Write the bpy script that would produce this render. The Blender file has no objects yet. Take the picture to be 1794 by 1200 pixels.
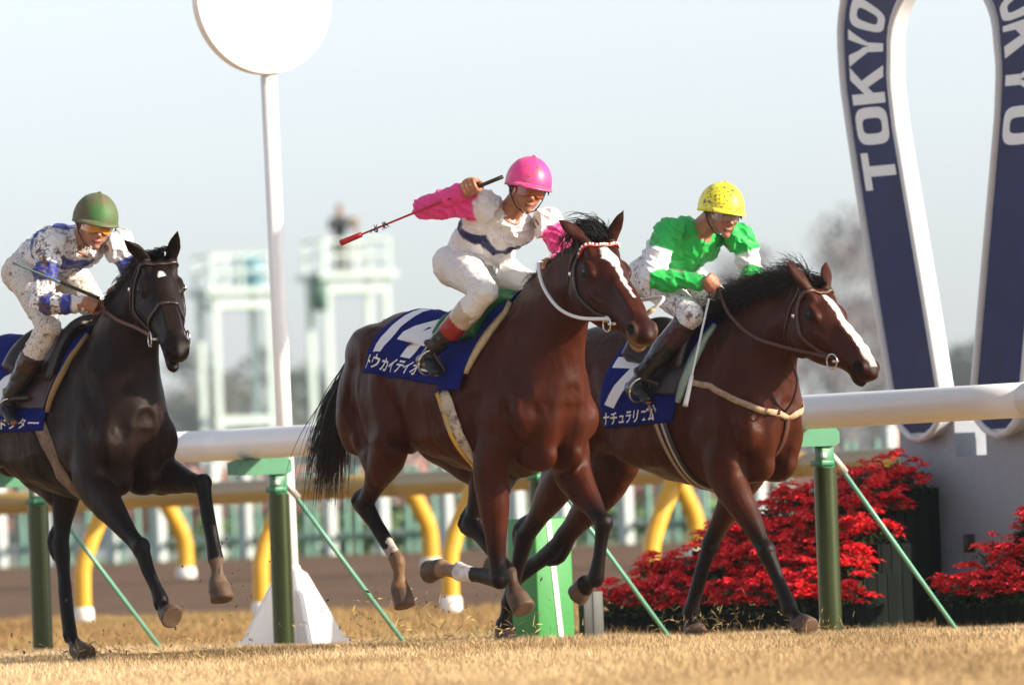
import bpy, bmesh, math, random
import numpy as np
from mathutils import Vector, Matrix, Euler
from mathutils.bvhtree import BVHTree

# ------------------------------------------------------------------ camera, sky, sun, exposure
S = bpy.context.scene
R = math.radians
cam_d = bpy.data.cameras.new('camera'); cam = bpy.data.objects.new('camera', cam_d)
S.collection.objects.link(cam); S.camera = cam
cam_d.sensor_width = 36.0
cam_d.lens = 36.0 * 15900 / 1794
cam_d.clip_start = 1.0; cam_d.clip_end = 6000
cam.matrix_world = Matrix.Translation((0, 0, 0.5)) @ Matrix.Rotation(R(90 + 1.261), 4, 'X') @ Matrix.Rotation(R(-2.2), 4, 'Z')
cam_d.dof.use_dof = True; cam_d.dof.focus_distance = 43.3; cam_d.dof.aperture_fstop = 4.5

SUN_AZ = R(70)      # direction to the sun, measured from the camera's back (-Y) towards +X
SUN_EL = R(23)
to_sun = Vector((math.sin(SUN_AZ) * math.cos(SUN_EL), -math.cos(SUN_AZ) * math.cos(SUN_EL), math.sin(SUN_EL)))
W = bpy.data.worlds.new('World'); S.world = W; W.use_nodes = True
nt = W.node_tree; nt.nodes.clear()
sky = nt.nodes.new('ShaderNodeTexSky'); sky.sky_type = 'NISHITA'; sky.sun_disc = False
sky.sun_elevation = SUN_EL; sky.sun_rotation = math.atan2(to_sun.x, to_sun.y)
sky.altitude = 0; sky.air_density = 0.8; sky.dust_density = 1.15; sky.ozone_density = 3.6
bg = nt.nodes.new('ShaderNodeBackground'); bg.inputs[1].default_value = 0.125
wo = nt.nodes.new('ShaderNodeOutputWorld')
hs_ = nt.nodes.new('ShaderNodeHueSaturation'); hs_.inputs['Saturation'].default_value = 0.36; nt.links.new(sky.outputs[0], hs_.inputs['Color']); nt.links.new(hs_.outputs[0], bg.inputs[0]); nt.links.new(bg.outputs[0], wo.inputs[0])
sun_d = bpy.data.lights.new('sun', 'SUN'); sun_d.energy = 4.7; sun_d.angle = R(0.5); sun_d.color = (1.0, 0.86, 0.68)
sun = bpy.data.objects.new('sun', sun_d); S.collection.objects.link(sun)
sun.rotation_euler = to_sun.to_track_quat('Z', 'Y').to_euler()
S.view_settings.view_transform = 'Standard'; S.view_settings.look = 'None'
S.view_settings.gamma = 1.0; S.view_settings.use_curve_mapping = False
S.view_settings.exposure = 0.95
S.render.engine = 'CYCLES'
S.cycles.max_bounces = 6; S.cycles.diffuse_bounces = 3; S.cycles.glossy_bounces = 3
S.cycles.transparent_max_bounces = 6; S.cycles.volume_bounces = 0
random.seed(7); rng = np.random.default_rng(7)

# ------------------------------------------------------------------ helpers
COL = S.collection
def V(*a): return Vector(a)
def tag(o, label=None, cat=None, group=None, kind=None):
    if label: o['label'] = label
    if cat: o['category'] = cat
    if group: o['group'] = group
    if kind: o['kind'] = kind
    return o
def thing(name, label, cat, loc=(0, 0, 0), rz=0.0, group=None):
    o = bpy.data.objects.new(name, None); COL.objects.link(o)
    o.empty_display_size = 0.2
    o.location = loc; o.rotation_euler = (0, 0, rz)
    return tag(o, label, cat, group)

class G:
    """collects closed shapes into one mesh"""
    def __init__(s): s.v = []; s.f = []; s.m = []; s.cur = 0
    def add(s, vs, fs):
        b = len(s.v); s.v += [tuple(v) for v in vs]
        for f in fs: s.f.append(tuple(i + b for i in f)); s.m.append(s.cur)
    def box(s, c, size, M=None, bev=0.0):
        c = Vector(c); x, y, z = [k / 2 for k in size]
        if bev <= 0:
            vs = [Vector((sx * x, sy * y, sz * z)) for sx in (-1, 1) for sy in (-1, 1) for sz in (-1, 1)]
            fs = [(0, 1, 3, 2), (4, 6, 7, 5), (0, 4, 5, 1), (2, 3, 7, 6), (0, 2, 6, 4), (1, 5, 7, 3)]
        else:
            bm = bmesh.new(); bmesh.ops.create_cube(bm, size=1.0)
            for v in bm.verts: v.co = Vector((v.co.x * 2 * x, v.co.y * 2 * y, v.co.z * 2 * z))
            bmesh.ops.bevel(bm, geom=bm.edges[:], offset=bev, segments=2, profile=0.5, affect='EDGES')
            bm.verts.index_update()
            vs = [v.co.copy() for v in bm.verts]; fs = [tuple(v.index for v in f.verts) for f in bm.faces]; bm.free()
        if M is not None: vs = [M @ v for v in vs]
        s.add([v + c for v in vs], fs); return s
    def rings(s, rs, cap=True):
        n = len(rs[0]); b = len(s.v); s.v += [tuple(p) for r in rs for p in r]
        def F(*i): s.f.append(i); s.m.append(s.cur)
        for k in range(len(rs) - 1):
            for i in range(n):
                j = (i + 1) % n
                F(b + k * n + i, b + k * n + j, b + (k + 1) * n + j, b + (k + 1) * n + i)
        if cap:
            for k, rev in ((0, True), (len(rs) - 1, False)):
                c = len(s.v); s.v.append(tuple(sum((Vector(p) for p in rs[k]), Vector()) / n))
                for i in range(n):
                    j = (i + 1) % n
                    F(*((c, b + k * n + j, b + k * n + i) if rev else (c, b + k * n + i, b + k * n + j)))
        return s
    def loft(s, secs, lat=(0, 1, 0), n=20, sub=3, top=0.0, rnd=True):
        """secs: (centre, half width along lat, half height up, half height down)"""
        P = [np.array([*c, a, bu, bd], float) for (c, a, bu, bd) in secs]
        Q = []
        for i in range(len(P) - 1):
            p0 = P[max(i - 1, 0)]; p1 = P[i]; p2 = P[i + 1]; p3 = P[min(i + 2, len(P) - 1)]
            for k in range(sub):
                t = k / sub
                Q.append(0.5 * (2 * p1 + (p2 - p0) * t + (2 * p0 - 5 * p1 + 4 * p2 - p3) * t * t + (3 * p1 - p0 - 3 * p2 + p3) * t ** 3))
        Q.append(P[-1])
        rs = []; L0 = Vector(lat)
        for i, q in enumerate(Q):
            a = Vector(Q[max(i - 1, 0)][:3]); b = Vector(Q[min(i + 1, len(Q) - 1)][:3])
            T = (b - a).normalized(); L = (L0 - T * L0.dot(T)).normalized(); N = T.cross(L)
            c = Vector(q[:3]); r = []
            for k in range(n):
                t = 2 * math.pi * k / n; cs, sn = math.cos(t), math.sin(t)
                w = max(q[3], 1e-4) * (1 - top * max(0, sn) ** 1.5)
                r.append(c + L * (w * cs) + N * ((max(q[4], 1e-4) if sn > 0 else max(q[5], 1e-4)) * sn))
            rs.append(r)
        return s.rings(rs)
    def limb(s, pts, rad, lat=(0, 1, 0), n=14, sub=3):
        return s.loft([(p, *(r if isinstance(r, tuple) else (r, r)), (r[1] if isinstance(r, tuple) else r)) for p, r in zip(pts, rad)], lat, n, sub)
    def ell(s, c, r, M=None, n=14):
        rs = []; m = n // 2 + 1; c = Vector(c)
        for k in range(1, m):
            ph = math.pi * k / m; z = -math.cos(ph); w = math.sin(ph); ring = []
            for i in range(n):
                t = 2 * math.pi * i / n
                p = Vector((r[0] * w * math.cos(t), r[1] * w * math.sin(t), r[2] * z))
                ring.append(c + (M @ p if M is not None else p))
            rs.append(ring)
        return s.rings(rs)
    def tube(s, pts, r, n=8, cap=True):
        pts = [Vector(p) for p in pts]; rs = []; up = Vector((0, 0, 1)); L = None
        for i, p in enumerate(pts):
            T = (pts[min(i + 1, len(pts) - 1)] - pts[max(i - 1, 0)]).normalized()
            if L is None:
                L = T.cross(up)
                if L.length < 1e-3: L = T.cross(Vector((1, 0, 0)))
            L = (L - T * L.dot(T)).normalized(); N = T.cross(L)
            rr = r[i] if isinstance(r, (list, tuple)) else r
            rs.append([p + L * (rr * math.cos(2 * math.pi * k / n)) + N * (rr * math.sin(2 * math.pi * k / n)) for k in range(n)])
        return s.rings(rs, cap)
    def ribbon(s, pts, nrm, w, th):
        """flat strap: pts with surface normals"""
        pts = [Vector(p) for p in pts]; rs = []
        for i, p in enumerate(pts):
            T = (pts[min(i + 1, len(pts) - 1)] - pts[max(i - 1, 0)]).normalized()
            N = Vector(nrm[i]); N = (N - T * N.dot(T)).normalized(); B = T.cross(N)
            ww = w[i] if isinstance(w, (list, tuple)) else w
            rs.append([p + B * ww / 2 + N * th, p - B * ww / 2 + N * th, p - B * ww / 2 - N * th * .5, p + B * ww / 2 - N * th * .5])
        return s.rings(rs)
    def extrude(s, poly, fn0, fn1):
        """closed polygon in 2-D mapped by fn0 (front) and fn1 (back)"""
        n = len(poly); b = len(s.v)
        s.v += [tuple(fn0(*p)) for p in poly] + [tuple(fn1(*p)) for p in poly]
        s.f.append(tuple(b + i for i in range(n))); s.m.append(s.cur)
        s.f.append(tuple(b + n + i for i in reversed(range(n)))); s.m.append(s.cur)
        for i in range(n):
            j = (i + 1) % n; s.f.append((b + i, b + n + i, b + n + j, b + j)); s.m.append(s.cur)
        return s
    def mesh(s, name):
        me = bpy.data.meshes.new(name); me.from_pydata(s.v, [], s.f); me.update(); return me
    def build(s, name, mats, parent=None, loc=(0, 0, 0), smooth=True, fix=True):
        me = s.mesh(name)
        if fix:
            bm = bmesh.new(); bm.from_mesh(me); bmesh.ops.recalc_face_normals(bm, faces=bm.faces[:]); bm.to_mesh(me); bm.free()
        ms = mats if isinstance(mats, (list, tuple)) else [mats]
        for m in ms: me.materials.append(m)
        if len(ms) > 1: me.polygons.foreach_set('material_index', s.m)
        if smooth: me.polygons.foreach_set('use_smooth', [True] * len(me.polygons))
        return link(name, me, parent, loc)
def link(name, me, parent=None, loc=(0, 0, 0)):
    o = bpy.data.objects.new(name, me); COL.objects.link(o); o.parent = parent; o.location = loc; return o
def sharp(o, ang=35):
    me = o.data; bm = bmesh.new(); bm.from_mesh(me)
    for e in bm.edges:
        e.smooth = not (len(e.link_faces) == 2 and e.calc_face_angle(0) > R(ang))
    bm.to_mesh(me); bm.free(); return o
def voxel(g, name, size, it=4, fac=0.5):
    """union of the shapes as one continuous skin"""
    o = bpy.data.objects.new('tmp', g.mesh('tmp')); COL.objects.link(o)
    m = o.modifiers.new('r', 'REMESH'); m.mode = 'VOXEL'; m.voxel_size = size
    if it:
        m = o.modifiers.new('s', 'SMOOTH'); m.factor = fac; m.iterations = it
    dg = bpy.context.evaluated_depsgraph_get(); dg.update()
    me = bpy.data.meshes.new_from_object(o.evaluated_get(dg)); me.name = name
    old = o.data; bpy.data.objects.remove(o); bpy.data.meshes.remove(old)
    me.polygons.foreach_set('use_smooth', [True] * len(me.polygons))
    return me
def coords(me):
    a = np.empty(len(me.vertices) * 3, np.float32); me.vertices.foreach_get('co', a); return a.reshape(-1, 3).astype(float)
def normals(me):
    a = np.empty(len(me.vertices) * 3, np.float32); me.vertices.foreach_get('normal', a); return a.reshape(-1, 3).astype(float)
def set_co(me, P): me.vertices.foreach_set('co', P.astype(np.float32).ravel()); me.update()
def set_col(me, C, name='Col'):
    at = me.color_attributes.new(name, 'FLOAT_COLOR', 'POINT')
    A = np.ones((len(C), 4), np.float32); A[:, :3] = C; at.data.foreach_set('color', A.ravel())
def vnoise(P, seed=0):
    """smooth value noise, numpy"""
    P = np.asarray(P, float); i = np.floor(P).astype(np.int64); f = P - i; f = f * f * (3 - 2 * f)
    def h(a):
        n = (a[:, 0] * 374761393 + a[:, 1] * 668265263 + a[:, 2] * 2147483647 + seed * 1274126177) & 0x7fffffff
        n = ((n ^ (n >> 13)) * 1274126177) & 0x7fffffff; n = n ^ (n >> 16); return (n % 65536) / 65535.0
    r = 0
    for dx in (0, 1):
        for dy in (0, 1):
            for dz in (0, 1):
                w = (f[:, 0] if dx else 1 - f[:, 0]) * (f[:, 1] if dy else 1 - f[:, 1]) * (f[:, 2] if dz else 1 - f[:, 2])
                r = r + w * h(i + np.array([dx, dy, dz]))
    return r
def smooth(e0, e1, x):
    t = np.clip((x - e0) / (e1 - e0), 0, 1); return t * t * (3 - 2 * t)
def segdist(P, A, B):
    A = np.array(A, float); B = np.array(B, float); d = B - A; t = np.clip(((P - A) @ d) / (d @ d), 0, 1)
    return np.linalg.norm(P - (A + t[:, None] * d), axis=1), t

def curve_pts(P, n=8):
    P = [Vector(p) for p in P]; out = []
    for i in range(len(P) - 1):
        p0, p1, p2, p3 = P[max(i - 1, 0)], P[i], P[i + 1], P[min(i + 2, len(P) - 1)]
        for k in range(n):
            t = k / n; out.append(.5 * (2 * p1 + (p2 - p0) * t + (2 * p0 - 5 * p1 + 4 * p2 - p3) * t * t + (3 * p1 - p0 - 3 * p2 + p3) * t ** 3))
    out.append(P[-1]); return out


# ------------------------------------------------------------------ materials
MATS = {}
def mat(name, color, rough=0.6, metal=0.0, spec=0.5, var=0.0, vscale=8.0, bump=0.0, bscale=60.0, attr=None, mud=0.0, mudscale=30.0, sheen=0.0, coat=0.0, trans=0.0, stretch=None, emit=None):
    if name in MATS: return MATS[name]
    m = bpy.data.materials.new(name); m.use_nodes = True; t = m.node_tree; p = t.nodes['Principled BSDF']; N = t.nodes.new; Lk = t.links.new
    p.inputs['Roughness'].default_value = rough; p.inputs['Metallic'].default_value = metal
    p.inputs['Specular IOR Level'].default_value = spec
    if sheen: p.inputs['Sheen Weight'].default_value = sheen; p.inputs['Sheen Roughness'].default_value = 0.4
    if coat: p.inputs['Coat Weight'].default_value = coat; p.inputs['Coat Roughness'].default_value = 0.12
    if trans: p.inputs['Transmission Weight'].default_value = trans
    tc = N('ShaderNodeTexCoord'); co = tc.outputs['Object']
    if stretch:
        mp = N('ShaderNodeMapping'); mp.inputs['Scale'].default_value = stretch; Lk(co, mp.inputs[0]); co = mp.outputs[0]
    if attr:
        a = N('ShaderNodeAttribute'); a.attribute_name = attr; out = a.outputs['Color']
    else:
        c = N('ShaderNodeRGB'); c.outputs[0].default_value = (*color, 1); out = c.outputs[0]
    if var:
        nz = N('ShaderNodeTexNoise'); nz.inputs['Scale'].default_value = vscale; nz.inputs['Detail'].default_value = 6; nz.inputs['Roughness'].default_value = 0.6
        Lk(co, nz.inputs['Vector'])
        mr = N('ShaderNodeMapRange'); mr.inputs[1].default_value = 0.25; mr.inputs[2].default_value = 0.75; mr.inputs[3].default_value = 1 - var; mr.inputs[4].default_value = 1 + var
        Lk(nz.outputs['Fac'], mr.inputs[0])
        mx = N('ShaderNodeVectorMath'); mx.operation = 'SCALE'; Lk(out, mx.inputs[0]); Lk(mr.outputs[0], mx.inputs['Scale']); out = mx.outputs[0]
    if mud:
        # dried specks of kicked-up mud: two sizes of spots, thinned by a broad mask
        def spots(sc, thr, seed):
            mp = N('ShaderNodeMapping'); mp.inputs['Location'].default_value = (seed, seed * .7, 0); Lk(tc.outputs['Object'], mp.inputs[0])
            n1 = N('ShaderNodeTexNoise'); n1.inputs['Scale'].default_value = sc; n1.inputs['Detail'].default_value = 3; Lk(mp.outputs[0], n1.inputs['Vector'])
            r1 = N('ShaderNodeMapRange'); r1.inputs[1].default_value = thr; r1.inputs[2].default_value = thr + .10; Lk(n1.outputs['Fac'], r1.inputs[0]); return r1.outputs[0]
        s1 = spots(mudscale * 1.5, .64 - .09 * mud, 3.1); s2 = spots(mudscale * 4.0, .62 - .08 * mud, 9.7)
        ms = N('ShaderNodeTexNoise'); ms.inputs['Scale'].default_value = 5.0; Lk(tc.outputs['Object'], ms.inputs['Vector'])
        mr2 = N('ShaderNodeMapRange'); mr2.inputs[1].default_value = .36; mr2.inputs[2].default_value = .52; Lk(ms.outputs['Fac'], mr2.inputs[0])
        ad = N('ShaderNodeMath'); ad.operation = 'MAXIMUM'; Lk(s1, ad.inputs[0]); Lk(s2, ad.inputs[1])
        ml = N('ShaderNodeMath'); ml.operation = 'MULTIPLY'; Lk(ad.outputs[0], ml.inputs[0]); Lk(mr2.outputs[0], ml.inputs[1])
        ml2 = N('ShaderNodeMath'); ml2.operation = 'MULTIPLY'; Lk(ml.outputs[0], ml2.inputs[0]); ml2.inputs[1].default_value = min(1.0, mud)
        mm = N('ShaderNodeMix'); mm.data_type = 'RGBA'; Lk(ml2.outputs[0], mm.inputs[0]); Lk(out, mm.inputs[6]); mm.inputs[7].default_value = (.13, .08, .05, 1); out = mm.outputs[2]
    Lk(out, p.inputs['Base Color'])
    if bump:
        nb = N('ShaderNodeTexNoise'); nb.inputs['Scale'].default_value = bscale; nb.inputs['Detail'].default_value = 5; Lk(co, nb.inputs['Vector'])
        bp = N('ShaderNodeBump'); bp.inputs['Strength'].default_value = bump; bp.inputs['Distance'].default_value = 0.01
        Lk(nb.outputs['Fac'], bp.inputs['Height']); Lk(bp.outputs[0], p.inputs['Normal'])
    MATS[name] = m; return m
# ------------------------------------------------------------------ the setting
Fd = Vector((math.sin(R(35)), -math.cos(R(35)), 0)); Ld = Vector((math.cos(R(35)), math.sin(R(35)), 0))   # along the course, and across it to the infield
RP = Vector((-1.33, 50.5, 0))          # foot of one rail post
def crs(t, w, z=0.0): return RP + Fd * t + Ld * w + Vector((0, 0, z))
WZ = [(-1280, 0), (-1.6, 0.0), (-.7, -.02), (0, -.045), (2.2, -.045), (6, -.02), (9, .0), (12, .01), (16, .10), (22, .27), (29.5, .43), (60, .44), (1280, .44)]
def gz(w): return float(np.interp(w, [a for a, b in WZ], [b for a, b in WZ]))
def ground_mat(name, cols, scale, bump, rough=.95):
    m = bpy.data.materials.new(name); m.use_nodes = True; t = m.node_tree; p = t.nodes['Principled BSDF']; p.inputs['Roughness'].default_value = rough; p.inputs['Specular IOR Level'].default_value = .15
    tc = t.nodes.new('ShaderNodeTexCoord'); n1 = t.nodes.new('ShaderNodeTexNoise'); n1.inputs['Scale'].default_value = scale; n1.inputs['Detail'].default_value = 8; n1.inputs['Roughness'].default_value = .65
    n2 = t.nodes.new('ShaderNodeTexNoise'); n2.inputs['Scale'].default_value = scale * 14; n2.inputs['Detail'].default_value = 6
    t.links.new(tc.outputs['Object'], n1.inputs['Vector']); t.links.new(tc.outputs['Object'], n2.inputs['Vector'])
    ad = t.nodes.new('ShaderNodeMath'); ad.operation = 'MULTIPLY_ADD'; ad.inputs[1].default_value = .5; t.links.new(n1.outputs['Fac'], ad.inputs[0])
    a2 = t.nodes.new('ShaderNodeMath'); a2.operation = 'MULTIPLY'; a2.inputs[1].default_value = .5; t.links.new(n2.outputs['Fac'], a2.inputs[0]); t.links.new(a2.outputs[0], ad.inputs[2])
    cr = t.nodes.new('ShaderNodeValToRGB'); cr.color_ramp.elements[0].position = .34; cr.color_ramp.elements[1].position = .66
    cr.color_ramp.elements[0].color = (*cols[0], 1); cr.color_ramp.elements[1].color = (*cols[-1], 1)
    if len(cols) > 2: e = cr.color_ramp.elements.new(.5); e.color = (*cols[1], 1)
    t.links.new(ad.outputs[0], cr.inputs[0]); t.links.new(cr.outputs[0], p.inputs['Base Color'])
    bp = t.nodes.new('ShaderNodeBump'); bp.inputs['Strength'].default_value = bump; bp.inputs['Distance'].default_value = .03; t.links.new(n2.outputs['Fac'], bp.inputs['Height']); t.links.new(bp.outputs[0], p.inputs['Normal'])
    return m
turf_m = ground_mat('dry_turf', [(.20, .115, .045), (.34, .21, .085), (.44, .29, .13)], 1.2, .6)
dirt_m = ground_mat('dirt', [(.070, .042, .025), (.115, .070, .041), (.165, .105, .064)], .9, .8)
infield_m = ground_mat('infield_grass', [(.07, .10, .04), (.12, .15, .06), (.20, .19, .09)], .15, .4)
def strip(name, ws, ts, m):
    g = G(); vs = []; nT = len(ts)
    for w in ws:
        for t in ts: vs.append(crs(t, w, gz(w)))
    fs = [(i * nT + j, i * nT + j + 1, (i + 1) * nT + j + 1, (i + 1) * nT + j) for i in range(len(ws) - 1) for j in range(nT - 1)]
    g.add(vs, fs); return tag(g.build(name, m), kind='structure')
TS = [-1280, -300, -100, -40, -20, -8, 0, 8, 20, 60, 300, 1280]
strip('turf_course', [-1280, -200, -60, -20, -6, -3, -1.6, -.7, -.35, 0, .4, 2.2, 4, 6, 9, 12], TS, turf_m)
strip('dirt_course', [12, 16, 22, 29.5], TS, dirt_m)
strip('infield', [29.5, 60, 200, 1280], TS, infield_m)

# dry turf, blade by blade
def grass(name, n, wlo, whi, dlo, dhi, hmin, hmax, cols, seed, label, wid=.0035):
    r = np.random.default_rng(seed); d = np.sqrt(r.uniform(dlo ** 2, dhi ** 2, n)); x = np.where(r.uniform(0, 1, n) < .68, r.uniform(-.0615, .0615, n), r.choice([-1, 1], n) * r.uniform(.0615, .12, n)) * d
    w = (x - RP.x) * Ld.x + (d - RP.y) * Ld.y; k = (w > wlo) & (w < whi); x, d, w = x[k], d[k], w[k]; n = len(x)
    z = np.interp(w, [a for a, b in WZ], [b for a, b in WZ])
    pn = vnoise(np.stack([x * 2.2, d * .8, x * 0], 1), 4); h = (hmin + (hmax - hmin) * r.uniform(0, 1, n) ** 1.5) * (.6 + .8 * pn); a = r.uniform(0, 6.283, n); lean = r.normal(0, .55, (n, 2)) * h[:, None]
    wd = wid * r.uniform(.6, 1.4, n) * .5; ux, uy = np.cos(a) * wd, np.sin(a) * wd
    Vt = np.empty((n, 3, 3)); Vt[:, 0] = np.stack([x - ux, d - uy, z - .004], 1); Vt[:, 1] = np.stack([x + ux, d + uy, z - .004], 1); Vt[:, 2] = np.stack([x + lean[:, 0], d + lean[:, 1], z + h], 1)
    me = bpy.data.meshes.new(name); me.vertices.add(n * 3); me.vertices.foreach_set('co', Vt.astype(np.float32).ravel()); me.loops.add(n * 3); me.loops.foreach_set('vertex_index', np.arange(n * 3, dtype=np.int32))
    me.polygons.add(n); me.polygons.foreach_set('loop_start', np.arange(0, n * 3, 3, dtype=np.int32)); me.update(calc_edges=True)
    cc = np.array(cols); m = np.clip(vnoise(np.stack([x * 1.3, d * .35, x * 0 + 5], 1), 9) + r.normal(0, .22, n), 0, .999) * (len(cc) - 1); i = m.astype(int); f = (m - i)[:, None]
    C = (cc[i] * (1 - f) + cc[i + 1] * f) * r.uniform(.75, 1.2, n)[:, None]; set_col(me, np.repeat(C, 3, 0))
    me.materials.append(mat('grass_blades', (.4, .28, .12), rough=.8, spec=.2, attr='Col')); o = link(name, me); return tag(o, label, None, None, 'stuff')
TAN = [(.24, .165, .08), (.46, .32, .165), (.59, .43, .235), (.68, .52, .33)]
grass('turf_grass', 470000, -18, 3.5, 26, 54, .008, .032, TAN, 1, 'dry tan turf grass under the galloping horses')
grass('apron_grass', 130000, 1.0, 12.2, 48, 76, .015, .06, [(.16, .10, .04), (.30, .18, .075), (.38, .25, .11), (.26, .22, .08)], 2, 'rough brown grass between the two rails', .006)

# white running rail with green posts
white_pvc = mat('white_pvc', (.80, .80, .81), rough=.32, spec=.5, var=.04, vscale=3)
green_paint = mat('green_paint', (.020, .17, .075), rough=.4, var=.12, vscale=20)
olive_metal = mat('post_green', (.040, .055, .018), rough=.24, metal=.55, spec=.6, var=.2, vscale=12, stretch=(1, 1, .2))
teal_rod = mat('brace_teal', (.13, .34, .25), rough=.4, var=.1)
galv = mat('galvanised', (.60, .60, .56), rough=.4, metal=.6)
rail = thing('running_rail', 'white tubular running rail on green posts along the far side of the horses', 'rail', crs(0, 0, gz(0)), 0)
def rel(t, w, z): return crs(t, w, z) - rail.location
for i in range(-3, 5):
    a, b = rel(i * 2.53 - .62 + .0015, -.17, 1.105), rel((i + 1) * 2.53 - .62 - .0015, -.17, 1.105); pp = [a.lerp(b, k / 6) for k in range(7)]
    G().tube(pp, .087, 28).build('pipe', white_pvc, rail)
    po = thing('post', None, None); po.parent = rail
    t = i * 2.53; z0 = gz(0)
    pm = G().tube([rel(t, 0, z0 - .2), rel(t, 0, .82)], .059, 24).build('post', olive_metal, rail); bpy.data.objects.remove(po); sharp(pm)
    M = Matrix((Fd, Ld, Vector((0, 0, 1)))).transposed()
    g = G(); g.box(rel(t, .0, .875), (.062, .085, .12), M, .008); g.box(rel(t, -.015, .845), (.10, .085, .03), M, .006); g.build('bracket', green_paint, pm)
    g = G(); pr = [(-.30, -.03), (-.30, .035), (-.24, .055), (.04, .055), (.06, .035), (.06, -.02), (.03, -.035), (-.22, -.035)]
    g.extrude(pr, lambda y, z: rel(t - .055, y, .965 + z), lambda y, z: rel(t + .055, y, .965 + z)); sharp(g.build('rail_arm', green_paint, pm), 40)
    G().box(rel(t + .036, -.03, .885), (.02, .03, .03), M, .004).build('bolt', galv, pm)
    G().tube([rel(t, .045, .885), rel(t, .83, gz(.83) - .02)], .0125, 10).build('brace', teal_rod, pm)
    G().tube([rel(t, .03, .90), rel(t, .13, .795)], .019, 10).build('brace_clevis', galv, pm)

# second rail, khaki, on yellow goose-neck posts, across the turf apron
yellow = mat('yellow_paint', (.60, .33, .018), rough=.4, var=.12, vscale=8)
khaki = mat('khaki_rail', (.30, .21, .065), rough=.38, var=.08, vscale=2)
footw = mat('white_foot', (.75, .75, .72), rough=.6)
def goose(name, label, t0, n, step, w, z, hgt, side, r, rr, m, cat='rail'):
    root = thing(name, label, cat, crs(t0, w, z)); rl = lambda t, ww, zz: crs(t, ww, zz) - root.location
    for i in range(n):
        t = t0 + i * step
        pts = curve_pts([rl(t, w, z - .1), rl(t, w, z + hgt * .30), rl(t, w + side * .02, z + hgt * .48), rl(t, w + side * .12, z + hgt * .72), rl(t, w + side * .27, z + hgt * 1.0)], 6)
        p = G().tube(pts, r, 16).build('post', yellow, root); G().tube([rl(t, w, z - .05), rl(t, w, z + .09), rl(t, w, z + .115)], [r * 1.22, r * 1.18, r * 1.02], 16).build('post_foot', footw, p)
        a, b = rl(t - step * .4, w + side * .30, z + hgt), rl(t + step * .6 - .004, w + side * .30, z + hgt)
        G().tube([a, a.lerp(b, .5), b], rr, 20).build('pipe', m, root)
# its posts: one stands at (-1.97, 68.8)
q = Vector((-1.97, 68.8, 0)) - RP; tq, wq = q.dot(Fd), q.dot(Ld)
goose('inner_rail', 'khaki rail on curved yellow posts with white feet, beyond the white rail', tq - 2.53 * 3, 8, 2.53, wq, .01, .955, 1, .066, .088, khaki)
q = Vector((-3.39, 92, 0)) - RP; tq, wq = q.dot(Fd), q.dot(Ld)
goose('far_rail', 'far white rail on yellow posts at the inner edge of the dirt', tq - 4.4 * 2, 7, 4.4, wq, gz(wq) - .01, .86, -1, .085, .085, white_pvc)

# winning post: white disc on a leaning white pole with buttresses
wp0 = Vector((-1.305, 51.6, -.05)); wp = thing('winning_post', 'tall white winning post with a round white disc and buttressed foot', 'post', wp0)
wpaint = mat('white_gloss', (.84, .82, .80), rough=.4, var=.03)
G().tube([Vector((0, 0, 0)), Vector((-.022, 0, 3.35))], .046, 20).build('pole', wpaint, wp)
dn = Vector((.48, -.87, .05)).normalized(); dc = Vector((-.030, -.06, 3.69)); R_ = .43
du = Vector((0, 0, 1)).cross(dn).normalized(); dv = dn.cross(du)
rs = [[dc + dn * o + (du * math.cos(a) + dv * math.sin(a)) * rr for a in [2 * math.pi * k / 72 for k in range(72)]] for o, rr in ((-.06, R_ - .012), (-.055, R_), (.0, R_), (.006, R_ - .006))]
sharp(G().rings(rs).build('disc', wpaint, wp), 30)
for d in (Ld, -Ld, Fd, -Fd):
    sd = d.cross(Vector((0, 0, 1))) * .016; pr = [(.03, -.02), (.40, -.02), (.37, .05), (.34, .05), (.10, .42), (.03, .46)]
    if abs(d.dot(Fd)) > .5: pr = [(.03, -.02), (.20, -.02), (.18, .0), (.10, .30), (.03, .36)]
    sharp(G().extrude(pr, lambda y, z: d * y + Vector((0, 0, z)) + sd, lambda y, z: d * y + Vector((0, 0, z)) - sd).build('buttress', wpaint, wp), 30)
sharp(G().tube([Vector((0, 0, -.02)), Vector((0, 0, .44)), Vector((0, 0, .47))], [.066, .060, .048], 20).build('collar', wpaint, wp))

# padded green box round one rail post
M35 = Matrix((Fd, Ld, Vector((0, 0, 1)))).transposed()
b0 = crs(2.53, -.02, gz(0)); bx = thing('padded_box', 'upright green padded box with a white stripe at the foot of the rail', 'box', b0)
pad_g = mat('pad_green', (.035, .24, .055), rough=.55, var=.08, vscale=9, bump=.15, bscale=30)
G().box((0, 0, .32), (.26, .24, .70), M35, .012).build('pad', pad_g, bx)
sharp(G().extrude([(-.045, .668), (-.015, .668), (.045, .0), (.015, .0)], lambda y, z: Fd * .134 + Ld * y + Vector((0, 0, z)), lambda y, z: Fd * .131 + Ld * y + Vector((0, 0, z))).build('stripe', wpaint, bx))
G().box(Fd * .132 - Ld * .095 + Vector((0, 0, .44)), (.012, .018, .07), M35, .003).build('latch', galv, bx)
pg = thing('marker_stub', 'short grey and black stub post beside the green padded box', 'post', crs(2.53 + .10, .26, gz(.2)))
G().box((0, 0, .12), (.05, .07, .30), M35, .006).build('stub', mat('stub_grey', (.06, .065, .06), rough=.6, var=.2), pg); G().box(-Ld * .066 + Vector((0, 0, .12)), (.05, .06, .29), M35, .004).build('black_plate', mat('stub_black', (.015, .016, .016), rough=.6), pg)  # grey stub with a black plate on its track side

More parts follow.
